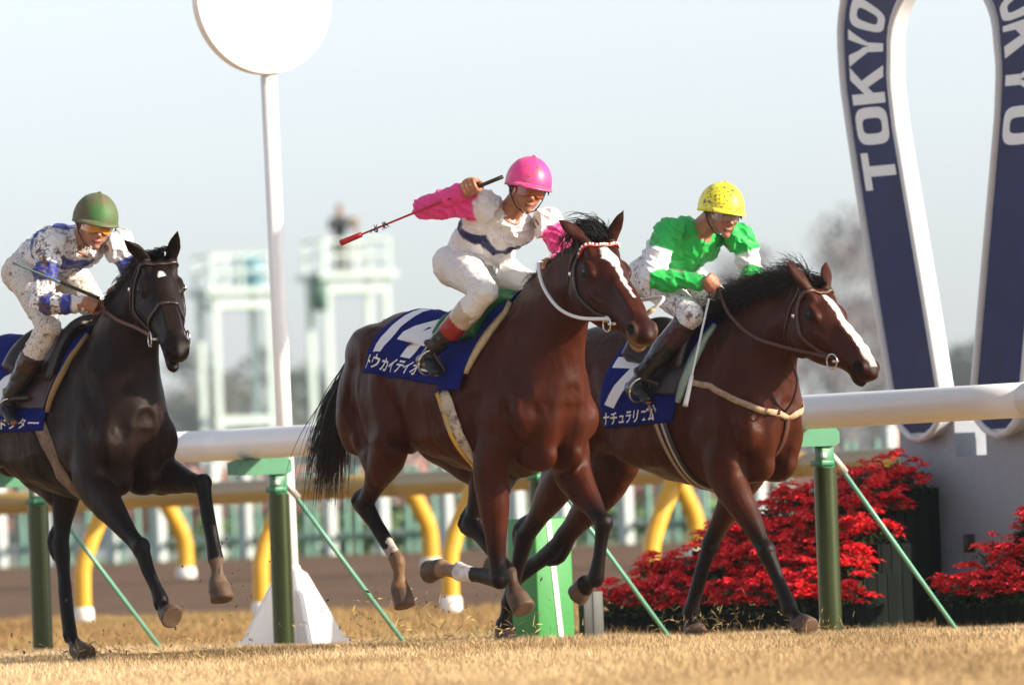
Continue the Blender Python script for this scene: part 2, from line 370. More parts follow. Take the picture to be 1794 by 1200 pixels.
# monument wall and horseshoe arch
BW = 1.90                                # the flower stand's front line, across from the rail
BT = (Vector((1.27, 50.1, 0)) - RP).dot(Fd)
def bed(t, w, z): return crs(BT + t, BW + w, z)
zb = gz(BW)
stone = mat('monument_grey', (.26, .29, .34), rough=.75, var=.10, vscale=40, bump=.2, bscale=300)
mw = thing('monument_wall', 'grey concrete base wall of the horseshoe arch behind the flowers', 'wall', bed(.5, 1.2, zb))
ml = lambda t, w, z: bed(t, w, z) - mw.location
wall_poly = [(-.16, zb - .1), (-.16, 1.16), (.34, 1.16), (.34, .885), (.62, .885), (.62, 1.16), (1.25, 1.16), (1.25, zb - .1)]
w_o = G(); 
for a, b, z0, z1 in ((-.16, .345, zb - .1, 1.16), (.345, .625, zb - .1, .885), (.625, 1.30, zb - .1, 1.16)):
    w_o.box(ml((a + b) / 2, 1.36, (z0 + z1) / 2), (b - a, .34, z1 - z0), M35)
w_o.build('wall', stone, mw, smooth=False)
G().box(ml(.44, 1.188, .40), (.10, .004, .10), M35).build('recess_shade', mat('recess_shade_black', (.01, .01, .012)), mw)  # flat plate, its near-black colour stands for shade in the wall hole
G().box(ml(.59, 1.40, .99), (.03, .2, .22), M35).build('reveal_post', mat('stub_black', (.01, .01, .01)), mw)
ha = thing('horseshoe_arch', 'tall navy horseshoe arch lettered TOKYO with a white rim', 'arch', bed(.5, 1.15, 1.0))
hl_ = lambda t, w, z: bed(t, w, z) - ha.location
OUT = [(.14, .985), (.04, 1.01), (-.045, 1.08), (-.085, 1.2), (-.128, 1.41), (-.209, 1.80), (-.296, 2.25), (-.386, 2.74), (-.43, 3.0), (-.44, 3.2)]
INN = [(.14, .985), (.24, 1.01), (.325, 1.08), (.355, 1.2), (.312, 1.41), (.233, 1.80), (.138, 2.25), (.036, 2.74), (.004, 3.0), (.02, 3.18)]
for k in range(1, 13):
    a = R(180 - 90 * k / 12); OUT.append((.5 + .945 * math.cos(a), 3.2 + .88 * math.sin(a))); INN.append((.5 + .482 * math.cos(a), 3.18 + .40 * math.sin(a)))
def mir(L_): return [(1.0 - x, z) for x, z in reversed(L_[:-1])]
OUT = OUT + mir(OUT); INN = INN + mir(INN)
def resamp(Lp, n):
    P = np.array(Lp); s = np.r_[0, np.cumsum(np.linalg.norm(np.diff(P, axis=0), axis=1))]; u = np.linspace(0, s[-1], n); return np.stack([np.interp(u, s, P[:, 0]), np.interp(u, s, P[:, 1])], 1)
OUT = np.array([p for p in OUT]); INN = np.array(INN)
def arch_at(s, c):
    """s along the arch in outline stations (0..n-1), c across 0 = outer, 1 = inner"""
    n = len(OUT); s = min(max(s, 0), n - 1.0001); i = int(s); f = s - i; o = OUT[i] * (1 - f) + OUT[i + 1] * f; q_ = INN[i] * (1 - f) + INN[i + 1] * f; return o * (1 - c) + q_ * c
g = G(); n = len(OUT); rs = []
for i in range(n):
    o, q_ = OUT[i], INN[i]
    rs.append([hl_(o[0], 1.10, o[1]), hl_(q_[0] + 1e-4, 1.10, q_[1]), hl_(q_[0] + 1e-4, 1.20, q_[1]), hl_(o[0], 1.20, o[1])])
rim_m = mat('arch_rim', (.52, .54, .57), rough=.4, var=.05)
sharp(g.rings(rs).build('arch_body', rim_m, ha), 40)
for pl_, nm in ((OUT, 'outer_rim'), (INN, 'inner_rim')):
    G().tube([hl_(p[0], 1.097, p[1]) for p in resamp(pl_, 90)], .022, 10).build(nm, rim_m, ha)
navy = mat('arch_navy', (.008, .012, .085), rough=.18, spec=.16, var=.3, vscale=5, bump=.04, bscale=4)
S0 = np.linspace(1.2, n - 2.2, 120); g = G(); gv = []; gf = []
for k, s in enumerate(S0):
    for c in (.07, .35, .65, .93): p = arch_at(s, c); gv.append(hl_(p[0], 1.096, p[1]))
for k in range(len(S0) - 1):
    for c in range(3): gf.append((k * 4 + c, k * 4 + c + 1, k * 4 + 5 + c, k * 4 + 4 + c))
g.add(gv, gf); pan = g.build('arch_panel', navy, ha)
# lettering in heavy block capitals, tops towards the outside of the arch
LET = {'T': [[(0, .78), (1, .78), (1, 1), (0, 1)], [(.36, 0), (.64, 0), (.64, .78), (.36, .78)]],
       'O': None, 'K': [[(0, 0), (.28, 0), (.28, 1), (0, 1)], [(.28, .34), (1, 1), (.68, 1), (.28, .62)], [(.44, .48), (.68, 0), (1, 0), (.63, .655)]],
       'Y': [[(.36, 0), (.64, 0), (.64, .44), (.36, .44)], [(.36, .445), (.5, .445), (.30, 1), (0, 1)], [(.5, .445), (.64, .445), (1, 1), (.70, 1)]]}
ro = []; ri = []
for k in range(24):
    a = 2 * math.pi * k / 24; cx, cy = math.cos(a), math.sin(a); e = .55; sg = lambda v: math.copysign(abs(v) ** e, v)
    ro.append((.5 + .5 * sg(cx), .5 + .5 * sg(cy))); ri.append((.5 + .21 * sg(cx), .5 + .30 * sg(cy)))
LET['O'] = [[ro[k], ro[(k + 1) % 24], ri[(k + 1) % 24], ri[k]] for k in range(24)]
def zst(z, left):
    """outline station at height z on one arm"""
    zs = [(OUT[i][1] + INN[i][1]) / 2 for i in range(4, 10)]; s = float(np.interp(z, zs, range(4, 10))); return s if left else n - 1 - s
lt_m = mat('arch_letters', (.70, .74, .78), rough=.4)
for left in (True, False):
    for ch, zc_ in zip('TOKYO' if left else 'TOKYO', [2.50, 2.755, 2.985, 3.20, 3.43] if left else [3.63, 3.40, 3.16, 2.93, 2.68]):
        g = G(); hw = .106
        def put(x, y, w):
            z = zc_ + (x - .5) * 2 * hw * (1 if left else -1); c = .86 - .70 * y
            if z > 3.18:
                s = 9 + (z - 3.18) / .115; s = s if left else n - 1 - s
            else: s = zst(z, left)
            p = arch_at(s, c); return hl_(p[0], w, p[1])
        for poly in LET[ch]:
            q4 = poly; mm = 4
            vs = []; fs = []
            for a in range(mm + 1):
                for b in range(mm + 1):
                    u, v = a / mm, b / mm; x = (1 - u) * (1 - v) * q4[0][0] + u * (1 - v) * q4[1][0] + u * v * q4[2][0] + (1 - u) * v * q4[3][0]; y = (1 - u) * (1 - v) * q4[0][1] + u * (1 - v) * q4[1][1] + u * v * q4[2][1] + (1 - u) * v * q4[3][1]
                    vs.append(put(x, y, 1.0935))
            for a in range(mm):
                for b in range(mm): fs.append((a * (mm + 1) + b, a * (mm + 1) + b + 1, (a + 1) * (mm + 1) + b + 1, (a + 1) * (mm + 1) + b))
            g.add(vs, fs)
        g.build('letter', lt_m, pan)

# stepped planters full of poinsettias
plank_m = [mat('plank_a', (.004, .007, .006), rough=.85, spec=.1, var=.3, vscale=14), mat('plank_b', (.006, .010, .008), rough=.85, spec=.1, var=.3, vscale=14)]
red_m = mat('bract_red', (.85, .016, .022), rough=.5, var=.3, vscale=26); grn_m = mat('leaf_green', (.020, .065, .022), rough=.5, var=.3, vscale=20)
def star(g, c, n_, L_, up, tilt):
    for k in range(n_):
        a = 2 * math.pi * k / n_ + rng.uniform(-.2, .2); d = Vector((math.cos(a), math.sin(a), tilt + rng.uniform(-.2, .2))).normalized(); d = (d + up * .25).normalized(); s = d.cross(Vector((0, 0, 1))).normalized() * L_ * .27; ln = L_ * rng.uniform(.8, 1.15)
        b = c + d * .006; m1 = c + d * ln * .5 + Vector((0, 0, .010)); e = c + d * ln - Vector((0, 0, ln * .22))
        g.add([b, m1 + s, e, m1 - s, m1 + Vector((0, 0, -.006))], [(0, 1, 4), (1, 2, 4), (2, 3, 4), (3, 0, 4)])
VAR = []
for v in range(6):
    gr_ = G(); gl = G(); 
    for k in range(15):
        a = 2 * math.pi * k / 15 + rng.uniform(-.4, .4); rr = rng.uniform(.03, .13) if k else 0; c = Vector((rr * math.cos(a), rr * math.sin(a), .14 + rng.uniform(-.05, .05) - rr * .4)); up = Vector((rng.uniform(-.5, .5), rng.uniform(-.9, .1), .8))
        star(gr_, c, 7, rng.uniform(.048, .075), up, .1); star(gr_, c + Vector((0, 0, .012)), 5, rng.uniform(.022, .036), up, .5)
        star(gl, c - Vector((0, 0, .05)), 3, .06, up, -.1); gl.tube([Vector((0, 0, 0)), c - Vector((0, 0, .02))], .004, 4)
    VAR.append((gr_.mesh('bracts'), gl.mesh('leaves')))
for a, b in VAR:
    a.materials.append(red_m); b.materials.append(grn_m)
def plant(p, label, grp):
    k = rng.integers(len(VAR)); o = thing('poinsettia', label, 'plant', p, rng.uniform(0, 6.28), grp); s = rng.uniform(.85, 1.2); o.scale = (s, s, s * rng.uniform(.9, 1.15))
    tag(link('bracts', VAR[k][0], o), kind='stuff'); tag(link('leaves', VAR[k][1], o), kind='stuff')
def ordn(n):
    o = ['', 'first', 'second', 'third', 'fourth', 'fifth', 'sixth', 'seventh', 'eighth', 'ninth', 'tenth', 'eleventh', 'twelfth', 'thirteenth', 'fourteenth', 'fifteenth', 'sixteenth', 'seventeenth', 'eighteenth', 'nineteenth', 'twentieth']
    return o[n] if n <= 20 else ('twenty-' + o[n - 20] if n < 30 else 'thirtieth' if n == 30 else 'thirty-' + o[n - 30])
def stand(name, label, tiers, lab, grp):
    root = thing(name, label, 'planter', bed(tiers[0][0], 0, zb))
    for k, (t0, t1, tf, H) in enumerate(tiers):
        w = .22 * k
        npl = int((t1 - t0) / .075)
        for i in range(npl):
            tc_ = t0 + (t1 - t0) * (i + .5) / npl; hh = H + rng.uniform(-.006, .006); p = bed(tc_, w, zb + hh / 2 - .03) - root.location
            G().box(p, ((t1 - t0) / npl - .006, .018, hh + .06), M35).build('plank', plank_m[i % 2], root, smooth=False)
        for i in range(3):
            p = bed(t1 - .012, w + .012 + .07 * (i + .5), zb + H / 2 - .03) - root.location; G().box(p, (.018, .064, H + .06), M35).build('plank', plank_m[i % 2], root, smooth=False)
        G().box(bed((t0 + t1) / 2, w + .115, zb + H - .035) - root.location, (t1 - t0 - .04, .20, .03), M35).build('soil', mat('soil', (.03, .022, .016), rough=.95, var=.3), root, smooth=False)
        npn = max(2, int((tf - t0) / .125)); ps = []
        for i in range(npn):
            ps.append((t0 + (tf - t0) * (i + .5) / npn + rng.uniform(-.03, .03), w + .10 + rng.uniform(-.04, .04), zb + H - .03))
            if i % 2: ps.append((t0 + (tf - t0) * (i + .9) / npn, w + .015, zb + H - .055))
        ps.sort()
        for i, p in enumerate(ps): plant(bed(*p), 'red poinsettia, %s from the left in the %s row %s' % (ordn(i + 1), ('front', 'second', 'third', 'fourth', 'top')[k], lab), grp)
stand('planter_stand', 'dark plank stepped planter of poinsettias behind the right horse', [(-1.52, .92, .82, .14), (-1.42, .75, .60, .30), (-1.14, .60, .50, .46), (-.81, .45, .42, .62), (-.43, .30, .28, .76)], 'behind the right horse', 'poinsettias left of the grey wall')
stand('planter_stand', 'dark plank stepped planter of poinsettias in front of the grey wall', [(1.66, 3.0, 3.0, .15), (1.78, 3.0, 3.0, .32), (1.80, 3.0, 3.0, .49), (1.86, 3.0, 3.0, .64)], 'before the grey wall', 'poinsettias in front of the grey wall')

# fence along the inside of the dirt course
fz = gz(33); fence = thing('boundary_fence', 'pale fence of white posts and green bars along the infield', 'fence', crs(20, 33, fz)); fl_ = lambda t, w, z: crs(t, w, z) - fence.location
teal = mat('fence_teal', (.12, .26, .21), rough=.6, var=.15); fwhite = mat('fence_white', (.42, .47, .47), rough=.55)
pm_ = {}
for nm, sz, m in (('picket', (.07, .05, 1.05), teal), ('post', (.15, .12, 1.20), fwhite)):
    g = G(); g.box((0, 0, sz[2] / 2), sz, M35, .01); me = g.mesh(nm); me.materials.append(m); pm_[nm] = me
x_t = -6.0; k = 0; tmid = (Vector((0, 110, 0)) - RP).dot(Fd)
for i in range(150):
    t = tmid - 9.5 + i * .31 + .09 * math.sin(i * 2.7); nm = 'post' if i % 4 == 0 or i in (7, 22, 41) else 'picket'; link(nm, pm_[nm], fence, fl_(t, 33 + (.0 if nm == 'post' else .03), fz))
for z in (.25, .92): G().box(fl_(tmid + 13, 33.09, fz + z), (47, .04, .07), M35).build('fence_bar', fwhite, fence)
hedge_m = mat('hedge', (.10, .17, .07), rough=.9, var=.4, vscale=3)
def leafmass(cs, n_, size, seed):
    """n_ leaf quads spread through the ellipsoids cs = (centre, radii)"""
    r = np.random.default_rng(seed); out = []
    wts = np.array([c[1][0] * c[1][1] * c[1][2] for c in cs]); pick = r.choice(len(cs), n_, p=wts / wts.sum()); V_ = []
    d = r.normal(size=(n_, 3)); d /= np.linalg.norm(d, axis=1)[:, None]; rad = r.uniform(.45, 1.05, n_)[:, None]
    ctr = np.array([cs[i][0] for i in pick]); rr = np.array([cs[i][1] for i in pick]); c = ctr + d * rr * rad
    u = r.normal(size=(n_, 3)); u /= np.linalg.norm(u, axis=1)[:, None]; v = np.cross(u, d + .3 * r.normal(size=(n_, 3))); v /= np.linalg.norm(v, axis=1)[:, None] + 1e-6
    s = (size * r.uniform(.5, 1.3, n_))[:, None]; Q = np.stack([c - u * s, c + v * s * .6, c + u * s, c - v * s * .6], 1).reshape(-1, 3)
    return Q, [tuple(range(4 * i, 4 * i + 4)) for i in range(n_)]
hw = thing('hedge', 'low clipped green hedge behind the boundary fence', 'hedge', crs(tmid + 13, 36, fz)); 
g = G(); Qv, Qf = leafmass([((*(crs(tmid - 8 + 1.2 * i, 36, fz + .28) - hw.location),), (.9, .7, .30)) for i in range(40)], 9000, .09, 5); g.add(Qv, Qf); g.build('foliage', hedge_m, hw, fix=False)
hw2 = thing('flower_hedge', 'distant low bed of pink blossom between the rails and the towers', 'hedge', Vector((0, 160, .44)))
g = G(); Qv, Qf = leafmass([((-11 + 1.5 * i, 0, 1.1 + .2 * math.sin(i)), (1.1, .8, .75)) for i in range(17)], 6000, .13, 6); g.add(Qv, Qf); g.build('foliage', mat('blossom', (.45, .25, .22), rough=.9, var=.4, vscale=1.5), hw2, fix=False)

# two patrol towers
tw_m = mat('tower_white', (.50, .60, .58), rough=.5)
def tower(name, label, x, y, wd, zp, rot, beams):
    root = thing(name, label, 'tower', (x, y, .44), R(rot)); h_ = wd / 2
    for sx in (-1, 1):
        for sy in (-1, 1): G().box((sx * h_, sy * h_, (zp - .44) / 2), (.15, .15, zp - .44)).build('leg', tw_m, root, smooth=False)
    for z in beams:
        for s in (-1, 1):
            G().box((0, s * h_, z - .44), (wd, .14, .20)).build('beam', tw_m, root, smooth=False); G().box((s * h_, 0, z - .44), (.14, wd - .3, .19)).build('beam', tw_m, root, smooth=False)
    G().box((0, 0, zp - .36), (wd + .5, wd + .5, .16)).build('platform', tw_m, root, smooth=False)
    for sx in (-1, 0, 1):
        for sy in (-1, 1): G().box((sx * h_ * 1.1, sy * h_ * 1.1, zp + .10), (.08, .08, .80)).build('railing_post', tw_m, root, smooth=False)
    for z in (.12, .5):
        for s in (-1, 1): G().box((0, s * h_ * 1.1, zp - .44 + .44 + z), (wd * 1.1 + .1, .06, .07)).build('railing', tw_m, root, smooth=False); G().box((s * h_ * 1.1, 0, zp + z), (.06, wd * 1.1 - .1, .07)).build('railing', tw_m, root, smooth=False)
    return root
t1 = tower('patrol_tower', 'shorter white steel patrol tower left of the winning post', -6.7, 220, 1.35, 6.75, 18, [3.7, 6.5])
G().box((.35, -.2, 6.75 + .12), (.55, .5, .75)).build('camera_cabinet', mat('cabinet_blue', (.18, .38, .46), rough=.5), t1)
t2 = tower('patrol_tower', 'taller white patrol tower with a camera operator standing on top', -3.95, 221, 1.5, 7.05, 18, [3.2, 6.8])
G().box((-.95, -.75, 6.3), (.30, .3, .9)).build('loudspeaker', mat('speaker_green', (.05, .12, .10), rough=.6), t2)
g = G(); hx = 0.0
for s in (-1, 1): g.limb([(s * .09, 0, .02), (s * .09, .02, .45), (s * .10, 0, .90)], [.065, .075, .10], n=10); g.limb([(s * .20, 0, 1.40), (s * .30, -.10, 1.15), (s * .12, -.32, 1.28)], [.065, .055, .045], n=10); g.ell((s * .09, -.05, .03), (.05, .13, .04))
g.loft([((0, 0, .85), .17, .12, .12), ((0, 0, 1.10), .16, .12, .12), ((0, 0, 1.35), .21, .13, .13), ((0, 0, 1.47), .12, .09, .09), ((0, -.01, 1.55), .06, .06, .06)], lat=(1, 0, 0), n=14); g.ell((0, -.02, 1.64), (.085, .10, .12)); g.ell((0, -.12, 1.62), (.02, .03, .025))
me = voxel(g, 'body', .02, 3); P = coords(me); C = np.tile(np.array((.05, .055, .06)), (len(P), 1)); C[P[:, 2] < .86] = (.22, .22, .17); C[P[:, 2] > 1.50] = (.42, .20, .13); C[P[:, 2] > 1.68] = (.02, .015, .012); set_col(me, C)
me.materials.append(mat('operator', (.1, .1, .1), attr='Col', rough=.8)); op = thing('person', 'person in a dark jacket standing on the taller patrol tower', 'person', (-4.08, 220.8, 7.13), R(20)); link('body', me, op)
cm = thing('video_camera', 'video camera on a tripod on the taller patrol tower', 'camera', (-3.72, 220.5, 7.13)); cb = mat('camera_tan', (.30, .22, .14), rough=.5)
G().box((0, 0, 1.28), (.22, .45, .24), None, .02).build('camera_body', cb, cm)
for a in (0, 120, 240): G().tube([(0, 0, 1.15), (.3 * math.cos(R(a)), .3 * math.sin(R(a)), 0)], .02, 6).build('tripod_leg', cb, cm)

# hazy trees on the far side of the infield
bark = mat('bark', (.10, .08, .065), rough=.95, var=.3)
def tree(x, y, hgt, wid, label, lm, seed, dens=1500, leaf=.22, base=.44):
    r = np.random.default_rng(seed); root = thing('tree', label, 'tree', (x, y, base), 0, 'trees across the infield')
    g = G(); g.tube([(0, 0, -.2), (.05, 0, hgt * .25), (r.normal(0, .15), 0, hgt * .55), (r.normal(0, .2), 0, hgt * .85)], [.5, .4, .25, .07], 8); cs = []
    for k in range(11):
        a = r.uniform(0, 6.28); z = hgt * r.uniform(.28, .92); rr = wid * (1.05 - .75 * abs(z / hgt - .45)) * r.uniform(.35, .85); e = Vector((rr * math.cos(a), rr * math.sin(a), z)); s0 = Vector((0, 0, z * .65))
        g.tube([s0, s0.lerp(e, .5) + Vector((0, 0, .4)), e], [.15, .10, .03], 5); s = wid * r.uniform(.26, .5); cs.append(((e.x, e.y, e.z), (s, s, s * .75)))
    tr = g.build('trunk', bark, root); g = G(); a, b = leafmass(cs, dens, leaf, seed + 1); g.add(a, b); g.build('crown', lm, root, fix=False)
lm1 = mat('foliage_green', (.085, .115, .095), rough=.8, var=.4, vscale=.8); lm2 = mat('foliage_olive', (.12, .125, .10), rough=.8, var=.4, vscale=.8); lm3 = mat('foliage_russet', (.15, .125, .13), rough=.8, var=.4, vscale=.8)
tl = [(-19.5, 330, 8.2, 3.4, 0), (-16.6, 350, 7.6, 3.6, 1), (-13.5, 335, 7.9, 3.2, 0), (-11.0, 345, 7.4, 3.0, 1), (-8.6, 330, 8.0, 3.1, 0), (-6.2, 350, 7.6, 3.4, 0), (-3.6, 335, 7.8, 3.0, 1), (-1.2, 345, 8.4, 3.2, 2), (1.6, 330, 7.9, 3.3, 0), (4.2, 350, 7.5, 3.1, 1), (6.6, 335, 8.2, 3.0, 0), (9.3, 330, 11.2, 2.9, 2), (11.4, 322, 12.6, 3.1, 2), (13.4, 335, 11.0, 2.6, 2), (15.7, 340, 8.5, 2.8, 1), (18.4, 330, 8.0, 3.2, 0), (21.0, 345, 7.6, 3.0, 1)]
names = ['dark green rounded tree', 'olive green spreading tree', 'tall bare-twigged russet tree']; place = ['at the left edge of the treeline', 'second from the left in the treeline', 'third from the left in the treeline', 'left of the shorter patrol tower', 'behind the shorter patrol tower', 'between the two patrol towers', 'behind the taller patrol tower', 'right of the taller patrol tower', 'behind the middle horse', 'behind the middle jockey', 'between the middle and right jockeys', 'behind the right jockey', 'above the right horse, tallest of all', 'left of the horseshoe arch', 'behind the left arm of the arch', 'seen through the arch', 'at the right edge of the treeline']
for i, (x, y, h_, w_, k) in enumerate(tl): tree(x * 2.6, y * 2.6, h_ * 2.55, w_ * 2.6, names[k] + ' ' + place[i], (lm1, lm2, lm3)[k], 100 + i, 1800 if k < 2 else 1300, .62 if k < 2 else .42)
scr = thing('woodland_hedge', 'dense green shrubbery running under the distant trees', 'hedge', (0, 930, .44))
g = G(); a, b = leafmass([((-150 + 6 * i, 0, 5.0 + 1.3 * math.sin(i * 2.1)), (5.5, 4, 5.6)) for i in range(51)], 16000, .85, 77); g.add(a, b); g.build('foliage', lm1, scr, fix=False)
# the air: even haze round everything
hm_ = bpy.data.materials.new('haze_air'); hm_.use_nodes = True; t_ = hm_.node_tree; t_.nodes.clear(); vo = t_.nodes.new('ShaderNodeVolumePrincipled'); oo = t_.nodes.new('ShaderNodeOutputMaterial'); t_.links.new(vo.outputs[0], oo.inputs['Volume'])
vo.inputs['Color'].default_value = (.82, .90, 1.0, 1); vo.inputs['Density'].default_value = .00015; vo.inputs['Anisotropy'].default_value = .0
g = G(); g.box((0, 0, 17.0), (2700, 2700, 38.0)); hz = g.build('haze', hm_, None, smooth=False); tag(hz, kind='stuff')
# ------------------------------------------------------------------ horses
def frame(loc, th):
    return Matrix.Translation(loc) @ Matrix.Rotation(R(th - 90), 4, 'Z')     # local x = forwards, y = the horse's left, z = up

class Snap:
    """finds the surface of a body so that tack can lie on it"""
    def __init__(s, me):
        P = [v.co.copy() for v in me.vertices]; s.t = BVHTree.FromPolygons(P, [tuple(p.vertices) for p in me.polygons])
    def near(s, p):
        loc, n, i, d = s.t.find_nearest(Vector(p)); return loc, n
    def around(s, x, ang, zc=1.15, yaw=0.0):
        """point on the trunk at station x, angle from straight up, + to the horse's left"""
        d = Vector((yaw, math.sin(ang), math.cos(ang))).normalized(); o = Vector((x, 0, zc)) + d * 0.9
        loc, n, i, dd = s.t.ray_cast(o, -d)
        if loc is None: return s.near(Vector((x, 0, zc)) + d * .3)
        return loc, n

def relax(me, P, w, it):
    E = np.empty(len(me.edges) * 2, np.int32); me.edges.foreach_get('vertices', E); a, b = E.reshape(-1, 2).T
    n = len(P); deg = np.bincount(a, minlength=n) + np.bincount(b, minlength=n); deg = np.maximum(deg, 1)[:, None]
    for _ in range(it):
        Sm = np.stack([np.bincount(a, P[b, c], n) + np.bincount(b, P[a, c], n) for c in range(3)], 1) / deg
        P = P + (Sm - P) * w[:, None]
    return P
def make_horse(sp):
    dz = sp['dz']; g = G()
    # trunk: station, top, bottom, half width
    T = [(-.87, 1.22, 1.06, .06), (-.80, 1.36, 1.00, .17), (-.68, 1.515, .95, .245), (-.50, 1.61, .96, .27), (-.30, 1.605, .99, .275), (-.10, 1.555, .895, .285),
         (.10, 1.515, .815, .29), (.28, 1.555, .775, .275), (.42, 1.61, .775, .25), (.55, 1.57, .80, .235), (.68, 1.47, .86, .215), (.79, 1.34, .94, .17), (.86, 1.22, 1.04, .09)]
    g.loft([((x, 0, (a + b) / 2 + dz), w, (a - b) / 2, (a - b) / 2) for x, a, b, w in T], n=36, sub=4, top=.28)
    # head frame
    poll = Vector(sp['poll']); muz = Vector(sp['muzzle']); A = (muz - poll); HL = A.length; A.normalize()
    lat = Vector((0, 0, 1)).cross(A).normalized()
    if 'roll' in sp: lat = Matrix.Rotation(R(sp['roll']), 3, A) @ lat
    N = A.cross(lat).normalized()
    k = sp.get('hs', 1.22)
    def hp(t, l, d): return poll + A * (t * HL) + lat * l + N * d
    def hq(t, l, d): return poll + A * (t * HL) + lat * (l * k) + N * (d * k)
    # neck between crest and throat lines
    c0 = Vector((.40, 0, 1.60 + dz)); c1 = poll - A * .015; t0 = Vector((.88, 0, 1.10 + dz)); t1 = hp(.20, 0, -.235 * k)
    secs = []
    for i, (t, a) in enumerate([(0, .20), (.2, .165), (.4, .125), (.6, .098), (.8, .085), (1, .078)]):
        cr = c0.lerp(c1, t) + Vector((0, 0, .05 * math.sin(math.pi * t))) + Vector((-.02, 0, 0)) * math.sin(math.pi * t)
        th = t0.lerp(t1, t) + Vector((-.05, 0, .04)) * math.sin(math.pi * t)
        h = (cr - th).length / 2
        secs.append(((cr + th) / 2, a, h, h))
    # rings perpendicular-ish: explicit frames from the two lines
    rs = []
    Q = []
    for i in range(len(secs) - 1):
        for j in range(4):
            u = j / 4; s0, s1 = secs[i], secs[i + 1]
            Q.append((i + u) / (len(secs) - 1))
    Q.append(1.0)
    for t in Q:
        cr = c0.lerp(c1, t) + Vector((-.02, 0, .05)) * math.sin(math.pi * t)
        th = t0.lerp(t1, t) + Vector((-.05, 0, .04)) * math.sin(math.pi * t)
        a = float(np.interp(t, [0, .2, .4, .6, .8, 1], [.20, .165, .128, .102, .088, .08]))
        ll = Vector((0, 1, 0)).lerp(lat, t).normalized(); c = (cr + th) / 2; d = (cr - th) / 2; r = []
        for q in range(26):
            an = 2 * math.pi * q / 26; sn = math.sin(an)
            r.append(c + ll * (a * math.cos(an) * (1 - .45 * max(0, sn) ** 1.3)) + d * sn)
        rs.append(r)
    g.rings(rs)
    # head: t along the face, dorsal line, depth, half width
    H = [(-.14, -.05, .12, .055), (-.06, -.012, .17, .07), (.03, .004, .215, .082), (.14, .012, .25, .095), (.26, .014, .262, .098), (.38, .010, .245, .087), (.5, .004, .205, .071), (.62, .0, .163, .057), (.74, .0, .138, .050), (.84, .003, .128, .053), (.92, -.004, .118, .052), (.98, -.022, .095, .043), (1.015, -.045, .072, .025)]
    g.loft([(hp(t, 0, d - dep * k / 2), w * k, dep * k / 2, dep * k / 2) for t, d, dep, w in H], lat=lat, n=26, sub=3, top=.12)
    HM = Matrix((A, lat, N)).transposed() * k
    for s in (1, -1):
        g.ell(hq(.235, s * .077, -.045), (.050, .017, .024), HM)          # orbit
        g.ell(hq(.25, s * .062, -.155), (.105, .04, .10), HM)             # cheek
        g.ell(hq(.07, s * .050, -.02), (.06, .024, .022), HM)               # temple
        g.limb([hq(.36, s * .085, -.10), hq(.5, s * .068, -.085), hq(.58, s * .055, -.08)], [.013, .012, .006], n=8)   # facial crest
        g.ell(hq(.905, s * .042, -.042), (.036, .015, .028), HM)            # nostril wing
        g.limb([hq(.45, s * .028, -.016), hq(.8, s * .026, -.012)], [.016, .014], n=8)
    g.ell(hq(.90, 0, -.116 - sp.get('mouth', 0)), (.044, .030, .022), HM)   # lower lip and chin
    if sp.get('mouth', 0):
        g.limb([hq(.62, 0, -.14), hq(.90, 0, -.115 - sp['mouth'])], [(.04, .03), (.036, .028)], lat=lat, n=12)
    g.ell(hq(.955, 0, -.06), (.034, .036, .034), HM)
    for s, e in ((1, sp['earL']), (-1, sp['earR'])):
        b = hq(-.015, s * .056, -.005); d = (lat * s * e[0] + N * e[1] - A * e[2]).normalized()
        fl = lat.lerp(A, e[3]).normalized()
        g.loft([(b - d * .03, .03, .022, .022), (b + d * .02, .032, .022, .022), (b + d * .07, .036, .015, .015), (b + d * .12, .026, .011, .011), (b + d * .165, .006, .005, .005)], lat=fl, n=12, sub=3)
    # muscle masses
    Rx = lambda a: Matrix.Rotation(R(a), 3, 'Y')
    for s in (1, -1):
        fe = sp['FL' if s > 0 else 'FR'][0]; hs = sp['HL' if s > 0 else 'HR'][0]
        g.ell((.56, s * .125, 1.30 + dz), (.12, .085, .27), Rx(22))           # shoulder blade
        g.ell((.50, s * .18, 1.06 + dz), (.15, .085, .15), Rx(-30))           # triceps
        ps = Vector((.72 + .25 * (fe[0] - .5), s * .15, 1.06 + dz + .15 * (fe[2] - .83)))
        g.ell(ps, (.085, .08, .12))                                           # point of shoulder
        g.ell((.755, s * .08, 1.00 + dz), (.085, .085, .20), Rx(18))         # breast
        g.ell((.68, s * .075, .88 + dz), (.14, .075, .09))                    # under-breast
        g.ell((-.53, s * .13, 1.39 + dz), (.27, .13, .17), Rx(8))             # croup
        g.ell((-.70, s * .15, 1.17 + dz), (.15, .105, .27), Rx(14))           # buttock
        g.ell((-.34, s * .19, 1.34 + dz), (.10, .085, .13), Rx(-20))          # point of hip
        g.ell((.10, s * .165, 1.12 + dz), (.42, .12, .25))                    # ribs
    bones = []
